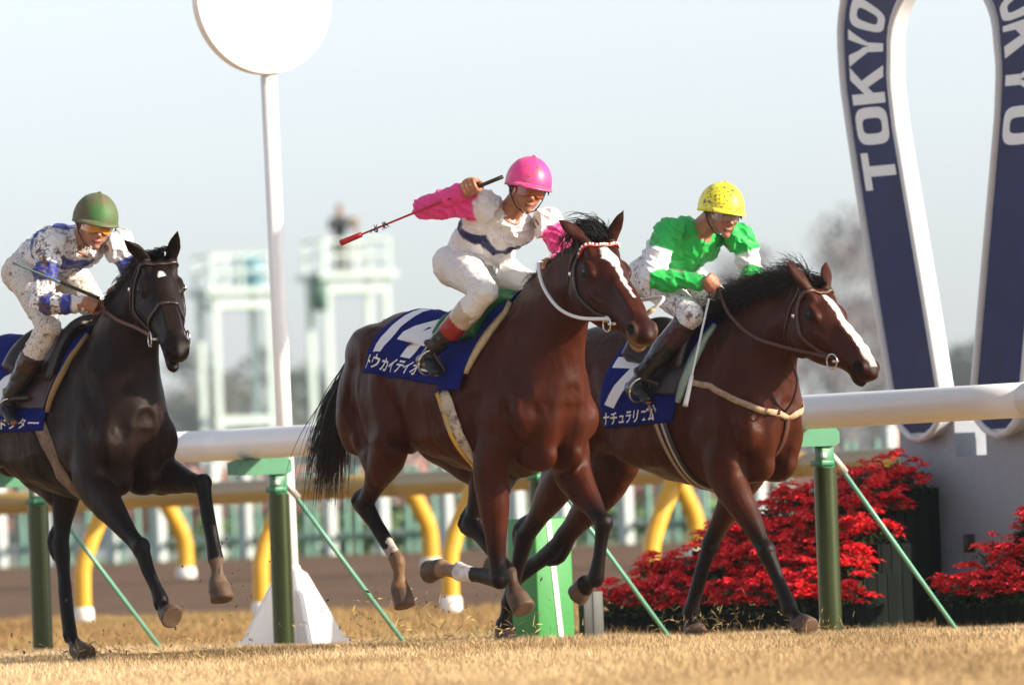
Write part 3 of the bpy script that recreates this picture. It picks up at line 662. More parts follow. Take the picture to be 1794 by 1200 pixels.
    for key in ('FR', 'FL', 'HR', 'HL'):
        s = 1 if key[1] == 'L' else -1; J = [Vector(p) for p in sp[key]]
        up, kn, fe, toe = J
        if key[0] == 'F':
            top = Vector((.55, s * .16, 1.16 + dz))
            g.limb([top, top.lerp(up, .55), up, up.lerp(kn, .2)], [(.085, .14), (.088, .13), (.082, .112), (.07, .09)])
            g.limb([up + (up - kn) * .12, up.lerp(kn, .1), up.lerp(kn, .35), up.lerp(kn, .62), up.lerp(kn, .86), kn], [(.07, .085), (.076, .098), (.068, .083), (.05, .06), (.040, .047), (.043, .048)])
            fk = Vector((-(kn - up).z, 0, (kn - up).x)).normalized(); g.ell(kn + fk * .008, (.046, .046, .052)); g.ell(kn - fk * .026, (.030, .026, .035))
            d = (fe - kn); f = d.normalized(); 
            bk = Vector((0, 1, 0)).cross(f).normalized()      # towards the back of the leg
            if bk.dot(Vector((-1, 0, .0))) < 0 and abs(f.z) > .5: bk = -bk
            g.limb([kn, kn.lerp(fe, .12), kn.lerp(fe, .45), kn.lerp(fe, .8), fe], [(.043, .049), (.036, .044), (.029, .037), (.030, .039), (.037, .044)])
        else:
            hip = Vector((-.50, s * .15, 1.30 + dz)); off = Vector((0, 0, 0))
            g.limb([hip, hip.lerp(up, .5), up], [(.115, .23), (.11, .20), (.085, .125)])
            g.limb([Vector((-.70, s * .15, 1.15 + dz)), Vector((-.66, s * .15, 1.0 + dz)).lerp(up, .25), up.lerp(kn, .45)], [(.09, .13), (.085, .12), (.06, .07)])
            g.limb([up + (up - kn) * .1, up.lerp(kn, .15), up.lerp(kn, .4), up.lerp(kn, .7), up.lerp(kn, .9), kn], [(.07, .09), (.08, .11), (.068, .092), (.046, .06), (.038, .05), (.042, .053)])
            d1 = (kn - up).normalized(); d2 = (fe - kn).normalized(); b = (d1 - d2).normalized()
            g.limb([up.lerp(kn, .72) + b * .03, kn + b * .055 - d2 * .025, kn + b * .03 + d2 * .06], [(.02, .022), (.03, .03), (.026, .03)], n=10)   # point of hock
            g.limb([kn - d2 * .03, kn.lerp(fe, .1), kn.lerp(fe, .4), kn.lerp(fe, .8), fe], [(.042, .054), (.038, .05), (.031, .04), (.031, .041), (.038, .046)])
        g.ell(fe, (.037, .037, .042))
        dh = (toe - fe).normalized(); ln = (toe - fe).length
        fr = Vector((-dh.z, 0, dh.x)).normalized()                 # towards the toe
        cor = fe + dh * (ln * .50)
        g.ell(fe - fr * .016, (.030, .030, .036))                  # back of the fetlock
        g.limb([fe, fe.lerp(cor, .5), cor], [(.035, .040), (.029, .032), (.040, .043)])
        ly = Vector((0, 1, 0)); hd = (dh + fr * .28).normalized()
        g.loft([(cor - dh * .014, .040, .042, .044), (cor + dh * .010, .047, .050, .050), (cor + hd * (ln * .28), .053, .057, .055), (cor + hd * (ln * .50), .058, .064, .060)], lat=ly, n=16, sub=2)
        bones.append((key, up, kn, fe, cor, fe + dh * ln))
    # sheath / belly, dock of the tail
    g.limb([(-.78, 0, 1.44 + dz), (-.90, 0, 1.42 + dz), (-1.0, 0, 1.33 + dz)], [.055, .042, .03])
    me = voxel(g, sp['name'] + '_body', .0078, 3, .5)
    P = coords(me)
    # soften the trunk and neck, keep head and lower legs crisp
    hh = [np.array(hp(q, 0, -.1)) for q in (-.05, 1.0)]; w = smooth(.16, .30, segdist(P, hh[0], hh[1])[0])
    for key, up, kn, fe, cor, toe in bones:
        for a_, b_ in ((up.lerp(kn, .45), kn), (kn, fe), (fe, toe)): w = np.minimum(w, smooth(.07, .20, segdist(P, a_, b_)[0]))
    hd_ = np.stack([(P - np.array(poll)) @ np.array(A) / HL, (P - np.array(poll)) @ np.array(N)], 1)
    w = np.maximum(w, .20 * smooth(.02, .10, hd_[:, 0]) * (w < .5) * (np.linalg.norm(P - np.array(hp(.5, 0, -.1)), axis=1) < .45))
    P = relax(me, P, np.clip(w, .0, 1) * .5, 38)
    set_co(me, P); Nn = normals(me)
    # fine relief: veins and tendons of a fit, working horse
    rg = 1 - 2 * np.abs(vnoise(P * np.array([7, 9, 5.5]) + P[:, [1, 2, 0]] * 3, 17) - .5); vn = 1 - 2 * np.abs(vnoise(P * np.array([11, 11, 9]) + 4, 19) - .5)
    P = P + Nn * (w * ((rg ** 3 - .3) * .004 + np.maximum(vn - .95, 0) * .05))[:, None]
    # grooves and ridges between the muscles
    dsp = np.zeros(len(P))
    for s in (1, -1):
        GR = [([hp(.12, s * .07, -.20 * k), (.93, s * .11, 1.33 + dz), (.82, s * .14, 1.10 + dz)], -.006, .024), ([(.50, s * .16, 1.54 + dz), (.66, s * .19, 1.32 + dz), (.77, s * .2, 1.12 + dz)], -.006, .024), ([(.36, s * .25, 1.42 + dz), (.29, s * .29, 1.18 + dz), (.36, s * .27, .95 + dz)], -.011, .025),
              ([(.87, 0, 1.16 + dz), (.83, 0, 1.0 + dz), (.74, 0, .84 + dz)], -.005, .018), ([(.84, s * .15, 1.10 + dz), (.80, s * .13, .98 + dz), (.72, s * .13, .86 + dz)], -.004, .020), ([(-.58, s * .2, 1.42 + dz), (-.63, s * .25, 1.18 + dz), (-.55, s * .24, .98 + dz)], -.013, .024), ([(-.30, s * .26, 1.34 + dz), (-.22, s * .28, 1.10 + dz), (-.25, s * .25, 1.0 + dz)], -.012, .028),
              ([(.42, s * .27, 1.14 + dz), (.54, s * .27, 1.02 + dz), (.64, s * .24, .98 + dz)], -.006, .020), ([(.49, s * .17, 1.50 + dz), (.60, s * .22, 1.28 + dz), (.70, s * .23, 1.12 + dz)], .008, .022), ([(-.47, s * .2, 1.50 + dz), (-.50, s * .27, 1.25 + dz), (-.42, s * .25, 1.05 + dz)], -.008, .03),
              ([(-.10, s * .29, 1.22 + dz), (.05, s * .29, 1.0 + dz)], -.004, .03), ([(.02, s * .3, 1.22 + dz), (.16, s * .29, .98 + dz)], -.004, .022), ([(.12, s * .3, 1.24 + dz), (.24, s * .28, .96 + dz)], -.004, .022),
              ([(.30, s * .28, 1.02 + dz), (.10, s * .28, .98 + dz), (-.12, s * .24, .98 + dz)], .005, .008), ([(.68, s * .22, 1.25 + dz), (.74, s * .2, 1.0 + dz), (.66, s * .2, .84 + dz)], .005, .008)]
        for pts_, amp, sg in GR:
            dm_ = np.full(len(P), 9.)
            for a_, b_ in zip(pts_[:-1], pts_[1:]): dm_ = np.minimum(dm_, segdist(P, a_, b_)[0])
            dsp += amp * np.exp(-(np.maximum(dm_ - .03, 0) / sg) ** 2) if sg > .015 else amp * np.exp(-(dm_ / .03) ** 4) * np.exp(-(vnoise(P * 40, 2) * .0))
    P = relax(me, P + Nn * (dsp * np.clip(w * 1.5, 0, 1))[:, None], np.clip(w, 0, 1) * .5, 3)
    P = P + Nn * ((vnoise(P * 9, 3) - .5) * .010 + (vnoise(P * np.array([22, 22, 10]), 5) - .5) * .004)[:, None]
    Hd = np.stack([(P - np.array(poll)) @ np.array(A) / HL, (P - np.array(poll)) @ np.array(lat) / k, (P - np.array(poll)) @ np.array(N) / k], 1)
    inhead = (Hd[:, 0] > -.15) & (Hd[:, 0] < 1.2) & (np.abs(Hd[:, 1]) < .16) & (Hd[:, 2] > -.30) & (Hd[:, 2] < .1)
    # colours of the coat
    base, dark, pts = [np.array(c) for c in (sp['coat'], sp['dark'], sp['points'])]
    C = np.tile(base, (len(P), 1))
    m = vnoise(P * 3.1, 11)[:, None]; C = C * (.8 + .4 * m)
    ridge = smooth(1.35, 1.6, P[:, 2] - dz)[:, None]; C = C * (1 - .35 * ridge) + dark * .35 * ridge
    hoofc = np.array((.10, .065, .045))
    for key, up, kn, fe, cor, toe in bones:
        d0, t0_ = segdist(P, up, kn); d1, t1_ = segdist(P, kn, fe); d2, t2_ = segdist(P, fe, cor); d3, t3_ = segdist(P, cor, toe)
        dm = np.minimum(np.minimum(d1, d2), d3)
        w0 = smooth(.45, .95, t0_) * (d0 < .12) * (d0 <= dm + .03); C = C * (1 - w0[:, None]) + pts * w0[:, None]
        near = (dm < .10) & (dm < d0 + .02)
        C[near] = pts
        for (kk, what, lo, hi, col) in sp.get('socks_and_sunlit', []):
            if kk != key: continue
            if what == 'cannon': mk = near & (d1 <= np.minimum(d2, d3)) & (t1_ > lo + .22 * (vnoise(P * 34, 2) - .4)) & (t1_ < hi)
            else: mk = near & (np.minimum(d2, d3) <= d1) & (d2 <= d3 + .004)
            C[mk] = np.array(col) * (.75 + .5 * vnoise(P[mk] * 30, 8)[:, None])
        hm = near & (d3 < np.minimum(d1, d2)) & (t3_ > .08); C[hm] = hoofc * (.7 + .6 * vnoise(P[hm] * 25, 4)[:, None])
    # head markings
    t, l, d = Hd.T
    for (ta, tb, wa, wb, off) in sp.get('blaze', []):
        u = (t - ta) / (tb - ta); w = wa + (wb - wa) * np.clip(u, 0, 1) + .012 * (vnoise(P * 45, 9) - .5)
        al = (inhead & (u > -.02) & (u < 1) & (d > -.075)) * smooth(-.0045, .0045, w - np.abs(l - off)); C = C * (1 - al[:, None]) + np.array((.80, .76, .74)) * al[:, None]
    dk = inhead & (t > .78); C[dk] = C[dk] * (1 - .55 * smooth(.78, .9, t[dk]))[:, None]
    if 'lip' in sp:
        al = inhead * smooth(.82, .92, t) * smooth(-.060, -.095, d) * (.35 + .65 * vnoise(P * 28, 1)); C = C * (1 - al[:, None]) + np.array(sp['lip']) * al[:, None]
        al = inhead * smooth(.84, .90, t) * (np.abs(l) > .038) * .35; C = C * (1 - al[:, None]) + np.array(sp['lip']) * .5 * al[:, None]
    for s in (1, -1):
        e = ((t - .91) * HL / .034) ** 2 + ((l - s * .060) / .026) ** 2 + ((d + .044) / .023) ** 2
        mk = inhead & (e < 1); C[mk] = (.004, .003, .003)
        P[mk] -= (np.array(lat) * s * .022)[None, :] * (1 - e[mk])[:, None]
        e2 = ((t - .235) * HL / .034) ** 2 + ((l - s * .105) / .03) ** 2 + ((d + .052) / .024) ** 2
        mk = inhead & (e2 < 1.5); C[mk] *= .35
    ml_ = inhead * smooth(.78, .84, t) * np.exp(-((d + .090 + .01 * (t - .9) * 10) / .0055) ** 2) * (np.abs(l) < .07); C = C * (1 - ml_[:, None]); P = P - Nn * (ml_ * .006)[:, None]
    em = inhead & (t < .02) & (d > .03); C[em] = C[em] * .55
    set_co(me, P); set_col(me, C)
    me.materials.append(mat('horse_coat_' + sp['name'], base, rough=.40, spec=sp.get('spec', .14), attr='Col', var=.34, vscale=18, bump=.30, bscale=240, stretch=(1, 1, .3)))
    # assemble
    root = thing('racehorse', sp['label'], 'horse', sp['loc'], R(sp['th'] - 90), 'galloping racehorses')
    body = link('body', me, root)
    sn = Snap(me)
    out = dict(root=root, hp=hq, A=A, lat=lat, N=N, HL=HL, sn=sn, dz=dz, body=body, sp=sp)
    eye = mat('horse_eye', (.006, .004, .003), rough=.16, spec=.3)
    for s in (1, -1):
        G().ell(hq(.240, s * .0865, -.052), (.021, .0115, .015), HM, n=16).build('eye', eye, root)
    return out

def strands(name, items, material, parent, w=.004, seg=7):
    """hair: each item = (root, direction, length, curl, gravity) drawn as a tapered four-sided strand"""
    vs = []; fs = []
    for (p, d, ln, cu, gr) in items:
        p = Vector(p); d = Vector(d).normalized(); b = len(vs); sd = Vector((rng.normal(), rng.normal(), rng.normal())).normalized()
        ww = w * rng.uniform(.6, 1.3); ph = rng.uniform(0, 6.28)
        for i in range(seg + 1):
            t = i / seg; r = ww * (1 - .85 * t)
            L = d.cross(sd).normalized(); M_ = d.cross(L)
            vs += [p + L * r, p + M_ * r, p - L * r]
            d = (d + Vector((0, 0, -gr)) / seg + sd * cu * math.cos(ph + t * 5) / seg).normalized(); p = p + d * (ln / seg)
        for i in range(seg):
            for a in range(3):
                c = (a + 1) % 3; fs.append((b + i * 3 + a, b + i * 3 + c, b + i * 3 + 3 + c, b + i * 3 + 3 + a))
    me = bpy.data.meshes.new(name); me.from_pydata([tuple(v) for v in vs], [], fs); me.materials.append(material)
    me.polygons.foreach_set('use_smooth', [True] * len(fs)); me.update()
    return link(name, me, parent)

def snapline(sn, pts, off=.004, n=10):
    """polyline resampled and laid on the body"""
    P = [Vector(p) for p in pts]; out = []; nr = []
    for i in range(len(P) - 1):
        for k in range(n):
            q = P[i].lerp(P[i + 1], k / n); a, b = sn.near(q); out.append(a + b * off); nr.append(b)
    a, b = sn.near(P[-1]); out.append(a + b * off); nr.append(b)
    for _ in range(2):       # relax
        o2 = [out[0]] + [(out[i - 1] + out[i] * 2 + out[i + 1]) / 4 for i in range(1, len(out) - 1)] + [out[-1]]; out = o2
    return out, nr
def text_mesh(s, offset=0.0, res=4):
    """flat outline of writing as (verts, tris), height about 1"""
    cu = bpy.data.curves.new('txt', 'FONT'); cu.body = s; cu.resolution_u = res; cu.offset = offset; cu.fill_mode = 'FRONT'
    o = bpy.data.objects.new('txt', cu); COL.objects.link(o)
    dg = bpy.context.evaluated_depsgraph_get(); dg.update(); me = bpy.data.meshes.new_from_object(o.evaluated_get(dg))
    bm = bmesh.new(); bm.from_mesh(me); bmesh.ops.triangulate(bm, faces=bm.faces[:])
    for _ in range(3):
        ed = [e for e in bm.edges if e.calc_length() > .16]
        if not ed: break
        bmesh.ops.subdivide_edges(bm, edges=ed, cuts=1); bmesh.ops.triangulate(bm, faces=bm.faces[:])
    bm.verts.index_update()
    vs = [(v.co.x, v.co.y) for v in bm.verts]; fs = [tuple(v.index for v in f.verts) for f in bm.faces]
    bm.free(); bpy.data.objects.remove(o); bpy.data.curves.remove(cu); bpy.data.meshes.remove(me)
    return vs, fs
HORSES = {}
specC = dict(name='bay_star', loc=(-.227, 43.768, 0), th=35, dz=.03, hs=1.30, poll=(1.14, 0, 1.915), muzzle=(1.62, -.06, 1.475), earL=(.25, .9, .25, .1), earR=(.75, .25, .75, .25),
    FR=[(.44, -.18, .86), (.44, -.16, .33), (.06, -.13, .37), (-.20, -.13, .41)], FL=[(.62, .17, .82), (.88, .15, .57), (.83, .13, .31), (.66, .13, .26)],
    HR=[(-.34, -.21, 1.0), (-.68, -.16, .71), (-.45, -.13, .42), (-.44, -.13, .20)], HL=[(-.10, .20, 1.0), (-.22, .15, .60), (.12, .13, .35), (.20, .13, .16)],
    coat=(.050, .0100, .0036), dark=(.012, .004, .003), points=(.007, .004, .0035),
    socks_and_sunlit=[('FR', 'cannon', .62, 1.1, (.75, .72, .70)), ('FR', 'pastern', 0, 1, (.26, .17, .11)), ('HR', 'cannon', .66, .86, (.45, .40, .36)), ('HR', 'cannon', .86, 1.1, (.19, .115, .065)), ('HR', 'pastern', 0, 1, (.17, .095, .05)), ('HL', 'pastern', 0, 1, (.075, .04, .025))],  # HL pastern is lighter brown: sunlight put into the leg colour
    blaze=[(.10, .22, .014, .030, .0), (.22, .32, .030, .012, .002), (.32, .66, .011, .004, .006)], lip=(.38, .22, .12),
    label='bright bay racehorse with a white star and stripe, galloping in the middle of the three')
specR = dict(name='bay_blaze', loc=(.765, 45.097, 0), th=42, dz=-.05, poll=(1.10, 0, 1.695), muzzle=(1.50, .0, 1.285), earL=(.5, .2, .9, .3), earR=(.5, .3, .85, .3),
    FR=[(.58, -.18, .80), (.83, -.16, .41), (.96, -.14, .13), (1.08, -.14, .005)], FL=[(.36, .17, .80), (.10, .15, .45), (-.04, .13, .12), (-.01, .13, -.005)],
    HR=[(-.52, -.2, .88), (-.93, -.16, .52), (-1.10, -.13, .19), (-1.17, -.13, -.01)], HL=[(-.60, .18, .82), (-1.06, .15, .45), (-1.36, .13, .30), (-1.5, .13, .42)],
    coat=(.056, .0128, .0048), dark=(.016, .006, .0045), points=(.009, .006, .005),
    blaze=[(.12, .45, .012, .020, .0), (.45, .88, .020, .026, .0), (.88, .97, .026, .015, .0)],
    label='bay racehorse with a long white blaze galloping furthest right by the red flowers')
specL = dict(name='dark_brown', loc=(-2.249, 44.535, 0), th=33, dz=.0, poll=(1.03, 0, 1.935), muzzle=(1.42, -.13, 1.49), earL=(.10, .95, .15, .1), earR=(.75, .7, .2, .15), mouth=.03,
    FR=[(.64, -.18, .85), (1.05, -.17, .54), (1.19, -.15, .28), (1.28, -.15, .19)], FL=[(.66, .18, .90), (1.12, .15, .83), (1.25, .13, .47), (1.27, .13, .27)],
    HR=[(-.46, -.22, .95), (-.92, -.16, .70), (-1.05, -.14, .35), (-1.2, -.13, .22)], HL=[(-.24, .2, .98), (-.26, .15, .57), (-.17, .13, .13), (-.03, .13, .0)],
    spec=.12, coat=(.0135, .0064, .0046), dark=(.005, .003, .003), points=(.005, .0035, .0035), blaze=[(.17, .23, .012, .012, -.005)],
    socks_and_sunlit=[('FL', 'pastern', 0, 1, (.12, .08, .06))],
    label='dark brown racehorse with a tiny star, galloping at the left edge')
for k, sp in (('C', specC), ('R', specR), ('L', specL)): HORSES[k] = make_horse(sp)
# ------------------------------------------------------------------ tack and hair
leather = mat('brown_leather', (.075, .030, .018), rough=.45, var=.25, vscale=30)
leather_dk = mat('dark_leather', (.022, .012, .010), rough=.4, var=.25, vscale=30)
steel = mat('bit_steel', (.62, .60, .58), rough=.22, metal=1.0)
hair_blk = mat('black_hair', (.010, .007, .006), rough=.38, spec=.5)
cloth_blue = mat('cloth_navy', (.007, .014, .145), rough=.85, spec=.1, var=.12, vscale=20, bump=.25, bscale=500)
letter_w = mat('letter_white', (.80, .80, .82), rough=.65, var=.06)

def sheet(fn, nu, nv, name, m, parent, th=.010):
    """solid cloth: fn(u, v, offset) -> point"""
    vs = []; fs = []
    for off in (th, .002):
        for j in range(nv + 1):
            for i in range(nu + 1): vs.append(fn(i / nu, j / nv, off))
    K = (nu + 1) * (nv + 1); idx = lambda i, j: j * (nu + 1) + i
    for j in range(nv):
        for i in range(nu):
            a, b, c, d = idx(i, j), idx(i + 1, j), idx(i + 1, j + 1), idx(i, j + 1)
            fs.append((a, b, c, d)); fs.append((K + d, K + c, K + b, K + a))
    for i in range(nu): fs += [(idx(i, 0), K + idx(i, 0), K + idx(i + 1, 0), idx(i + 1, 0)), (idx(i + 1, nv), K + idx(i + 1, nv), K + idx(i, nv), idx(i, nv))]
    for j in range(nv): fs += [(idx(0, j + 1), K + idx(0, j + 1), K + idx(0, j), idx(0, j)), (idx(nu, j), K + idx(nu, j), K + idx(nu, j + 1), idx(nu, j + 1))]
    g = G(); g.add(vs, fs); return g.build(name, m, parent)

def tack(h, c):
    root, sn, dz, hq = h['root'], h['sn'], h['dz'], h['hp']
    zc = 1.15 + dz; lerp = lambda a, b, t: a + (b - a) * t
    # saddle cloth, v = -1 right hem .. 0 spine .. 1 left hem
    def cl(u, v, off):
        av = abs(v); s = 1 if v > 0 else -1
        x = lerp(lerp(c['back'][0], c['back'][1], av), lerp(c['front'][0], c['front'][1], av), u)
        ph = R(lerp(c['hem'][0], c['hem'][1], u)) * av * s
        p, n = sn.around(x, ph, zc); n = (n + Vector((0, math.sin(ph), math.cos(ph)))).normalized()
        rip = .006 * math.sin(u * 17 + av * 6) * max(0, av - .4)
        return p + n * (off + .006 + rip)
    sc = sheet(lambda u, v, o: cl(u, v * 2 - 1, o), 26, 56, 'saddle_cloth', cloth_blue, root)
    for (s, u0, u1, v0, v1, off) in c['text']:
        tv, tf = text_mesh(s, off)
        X = [p[0] for p in tv]; Y = [p[1] for p in tv]; x0, x1, y0, y1 = min(X), max(X), min(Y), max(Y)
        def put(p, side):
            a = (p[0] - x0) / (x1 - x0); b = (p[1] - y0) / (y1 - y0); v = lerp(v1, v0, b)
            return cl(lerp(u0, u1, a), -v, .0135) if side < 0 else cl(lerp(u1, u0, a), v, .0135)
        for side in ((-1, 1) if c.get('both', True) else (-1,)):
            g = G(); g.add([put(p, side) for p in tv], tf); o = g.build('lettering', letter_w, sc, fix=False)
    # fleece pad edge in front of the cloth
    for s in (-1, 1):
        pts = []; nr = []
        for i in range(15):
            v = lerp(.10, .80, i / 14); p = cl(1.0, s * v, .004); q = cl(.97, s * v, .004); n = sn.near(p)[1]
            pts.append(p + (p - q).normalized() * .016); nr.append(n)
        G().ribbon(pts, nr, [c['padw'] * math.sin(math.pi * (.12 + .80 * i / 14)) for i in range(15)], .014).build('fleece_pad', c['padm'], root)
    # saddle
    def sd(u, v, off):
        x = lerp(c['sad'][0], c['sad'][1], u); ph = R(lerp(*c.get('sadw', (38, 46)), u)) * (v * 2 - 1)
        p, n = sn.around(x, ph, zc); n = (n + Vector((0, math.sin(ph), math.cos(ph)))).normalized()
        hgt = .022 + .055 * math.exp(-((u - .06) / .14) ** 2) * math.cos(ph) ** 2 + .045 * math.exp(-((u - .97) / .10) ** 2) * math.cos(ph) ** 3
        return p + n * (off * 1.5 + .012 + (hgt if off > .003 else 0))
    sdl = sheet(sd, 22, 24, 'saddle', c['sadm'], root, th=.008)
    for s in (-1, 1):      # saddle flap
        def fl(u, v, off):
            x = lerp(c['sad'][0] + .16, c['sad'][1] + .02 - .04 * v, u); p, n = sn.around(x, R(lerp(40, c.get('flap', 78), v)) * s, zc)
            return p + n * (off + .022)
        sheet(fl, 10, 14, 'saddle_flap', c['flapm'], root, th=.007)
    # girth
    def gr(w, xo, off, a0=c.get('g0', 80)):
        pts = []; nr = []
        for i in range(41):
            a = R(lerp(a0, 360 - a0, i / 40)); k = math.sin(math.pi * i / 40)
            p, n = sn.around(lerp(c['girth'][0], c['girth'][1], k ** .7) + xo, a, zc); pts.append(p + n * off); nr.append(n)
        for _ in range(3): pts = [pts[0]] + [(pts[i - 1] + pts[i] * 2 + pts[i + 1]) / 4 for i in range(1, 40)] + [pts[-1]]
        return G().ribbon(pts, nr, w, .005)
    gb = gr(c['gw'], 0, .007).build('girth', c['gm'], root)
    for xo, w, m in c.get('gstripe', []): gr(w, xo, .0125).build('girth_stripe', m, gb)
    # bridle
    br = c['bridle']; off = .005
    def strap(name, pts, w, m=br, par=root, n=9):
        p, q = snapline(sn, pts, off, n); return G().ribbon(p, q, w, .004).build(name, m, par)
    for s in (1, -1):
        ch = strap('cheekpiece', [hq(-.05, s * .03, .02), hq(-.03, s * .075, -.02), hq(.10, s * .10, -.09), hq(.30, s * .11, -.14), hq(.50, s * .085, -.14), hq(.66, s * .07, -.112)], .017)
        G().box(hq(.14, s * .112, -.105), (.016, .016, .022), bev=.004).build('buckle', steel, ch)
        strap('throatlash', [hq(-.03, s * .08, -.03), hq(.02, s * .09, -.13), hq(.12, s * .085, -.22), hq(.20, s * .03, -.27), hq(.20, 0, -.28)], .012)
        # bit ring
        ctr = hq(.685, s * .073, -.112); ring = []
        for i in range(25):
            t = 2 * math.pi * i / 24; ring.append(ctr + h['A'] * (.036 * math.cos(t)) + h['N'] * (.036 * math.sin(t)) + h['lat'] * (s * .004))
        bt = G().tube(ring, .0045, 8).build('bit_ring', steel, root)
        G().tube([ctr, hq(.70, 0, -.10)], .008, 8).build('bit_bar', steel, bt)
        out = c['rein'][0 if s < 0 else 1]
        if out:
            pts = curve_pts([ctr - h['A'] * .03] + [Vector(p) for p in out], 10)
            if c.get('round'):
                rn = G().tube(pts, c['round'], 8).build('rein', c['reinm'], root)
                G().tube(pts[1:6], c['round'] * 1.5, 8).build('rein_grip', mat('tan_wrap', (.42, .30, .18), var=.2), rn)
            else: G().ribbon(pts, [Vector((.1, s, .25))] * len(pts), .018, .003).build('rein', c['reinm'], root)
    bb = strap('browband', [hq(.035, .098, -.055), hq(.055, .075, -.005), hq(.07, .035, .022), hq(.072, 0, .026), hq(.07, -.035, .022), hq(.055, -.075, -.005), hq(.035, -.098, -.055)], .022, c.get('browm', br))
    if c.get('checks'):
        p, q = snapline(sn, [hq(.035, .098, -.055), hq(.055, .075, -.005), hq(.07, .035, .022), hq(.072, 0, .026), hq(.07, -.035, .022), hq(.055, -.075, -.005), hq(.035, -.098, -.055)], off, 9)
        for i in range(1, 54, 3):
            G().box(p[i] + q[i] * .005, (.010, .010, .010), bev=.002).build('browband_stud', letter_w, bb)
    if c.get('nose'):
        t = c['nose']; strap('noseband', [hq(t, 0, .012), hq(t + .005, .045, -.005), hq(t + .03, .07, -.07), hq(t + .06, .055, -.15), hq(t + .06, 0, -.19), hq(t + .06, -.055, -.15), hq(t + .03, -.07, -.07), hq(t + .005, -.045, -.005), hq(t, 0, .012)], .016)
    return dict(cl=cl)

def locks(n, per, rootf, dirf, ln, curl, gr, spread=.10):
    """hair gathered in locks: strands of a lock share root, bend and length"""
    it = []
    for i in range(n):
        q, d, L_ = rootf(), Vector(dirf()).normalized(), ln * rng.uniform(.55, 1.15); g_ = gr * rng.uniform(.7, 1.3)
        for k in range(per):
            it.append((q + Vector(rng.normal(0, .007, 3)), d + Vector(rng.normal(0, spread, 3)), L_ * rng.uniform(.7, 1.08), curl * rng.uniform(.3, 1), g_))
    return it
def mane(h, n, ln, back, up, lat, curl, gr, w=.0032, tuft=0, tdir=(-.6, 0, .8), tln=.2):
    sp = h['sp']; dz = sp['dz']; poll = Vector(sp['poll']); c0 = Vector((.40, 0, 1.60 + dz)); st = {}
    def rf():
        t = rng.uniform(.02, 1.0); st['t'] = t; p = c0.lerp(poll, t) + Vector((-.02, 0, .05)) * math.sin(math.pi * t) + Vector((0, 0, .06)); q, nn = h['sn'].near(p); return q + Vector((0, rng.normal(0, .010), -.008))
    def df():
        cl_ = math.sin(st['t'] * 31) * .25 + math.sin(st['t'] * 77 + 1) * .15
        return (-back + rng.normal(0, .15), lat + rng.normal(0, .25), up + rng.normal(0, .12) + cl_)
    strands('mane', locks(n // 14, 14, rf, df, ln, curl, gr), hair_blk, h['root'], w)
    if tuft:
        rf = lambda: h['hp'](rng.uniform(-.07, .03), rng.normal(0, .020), .012)
        df = lambda: (tdir[0] + rng.normal(0, .12), tdir[1] + rng.normal(0, .14), tdir[2] + rng.normal(0, .10))
        strands('forelock', locks(tuft // 14, 14, rf, df, tln, curl, gr * 1.7, .07), hair_blk, h['root'], w)
def tail(h, n, d, ln, gr):
    dz = h['dz']
    def rf():
        k = rng.uniform(0, 1); return Vector((-.86 - .14 * k + rng.normal(0, .008), rng.normal(0, .014), 1.42 - .08 * k + dz + rng.normal(0, .015)))
    df = lambda: (d[0] + rng.normal(0, .07), d[1] + rng.normal(0, .07), d[2] + rng.normal(0, .09))
    strands('tail', locks(n // 18, 18, rf, df, ln, .9, gr, .045), hair_blk, h['root'], .0042, 10)

cream = mat('cream_fleece', (.55, .42, .24), rough=.9, var=.3, vscale=60, bump=.5, bscale=200)
tackC = dict(back=(-.36, -.50), front=(.50, .30), hem=(57, 76), text=[('14', .06, .47, .05, .74, .05), ('トウカイテイオー', .04, .68, .77, .94, .024)], padw=.045, padm=cream,
    sad=(.03, .36), sadw=(30, 30), sadm=mat('saddle_green', (.02, .13, .03), rough=.5, var=.2), flapm=cloth_blue, girth=(.20, .31), gw=.085, gm=mat('girth_cream', (.50, .43, .33), rough=.8, var=.35, vscale=14, mud=.9, mudscale=14),
    gstripe=[(-.034, .024, mat('girth_yellow', (.62, .38, .05), rough=.7, var=.2))], bridle=leather_dk, reinm=mat('rein_white', (.72, .74, .74), rough=.5, var=.08), round=.0085,
    rein=([(1.36, -.125, 1.53), (1.18, -.16, 1.545), (1.00, -.15, 1.60), (.84, -.12, 1.71), (.74, -.07, 1.82), (.70, .0, 1.81)], [(1.45, .14, 1.62), (1.2, .16, 1.62), (.95, .15, 1.66), (.70, .06, 1.80)]),
    browm=mat('browband_red', (.50, .03, .02), rough=.5), checks=True)
tackR = dict(back=(-.13, -.20), front=(.44, .31), hem=(101, 98), text=[('7', .05, .50, .34, .81, .04), ('ナチュラリズム', .06, .80, .835, .965, .020)], padw=.06, padm=mat('pad_pale_green', (.30, .42, .34), rough=.9, var=.2, vscale=40),
    sad=(-.06, .36), sadm=leather_dk, flapm=leather_dk, flap=70, girth=(.19, .30), gw=.075, gm=leather_dk, gstripe=[(-.020, .016, mat('girth_tan', (.40, .28, .17), rough=.7, var=.2)), (.012, .010, mat('girth_grey', (.42, .40, .36), rough=.7))],
    bridle=leather, reinm=leather, rein=([(1.16, -.10, 1.36), (.95, -.14, 1.41), (.76, -.14, 1.47), (.60, -.13, 1.58), (.53, -.13, 1.70), (.49, -.14, 1.735)], [(1.1, .12, 1.40), (.8, .14, 1.48), (.58, .06, 1.72)]))
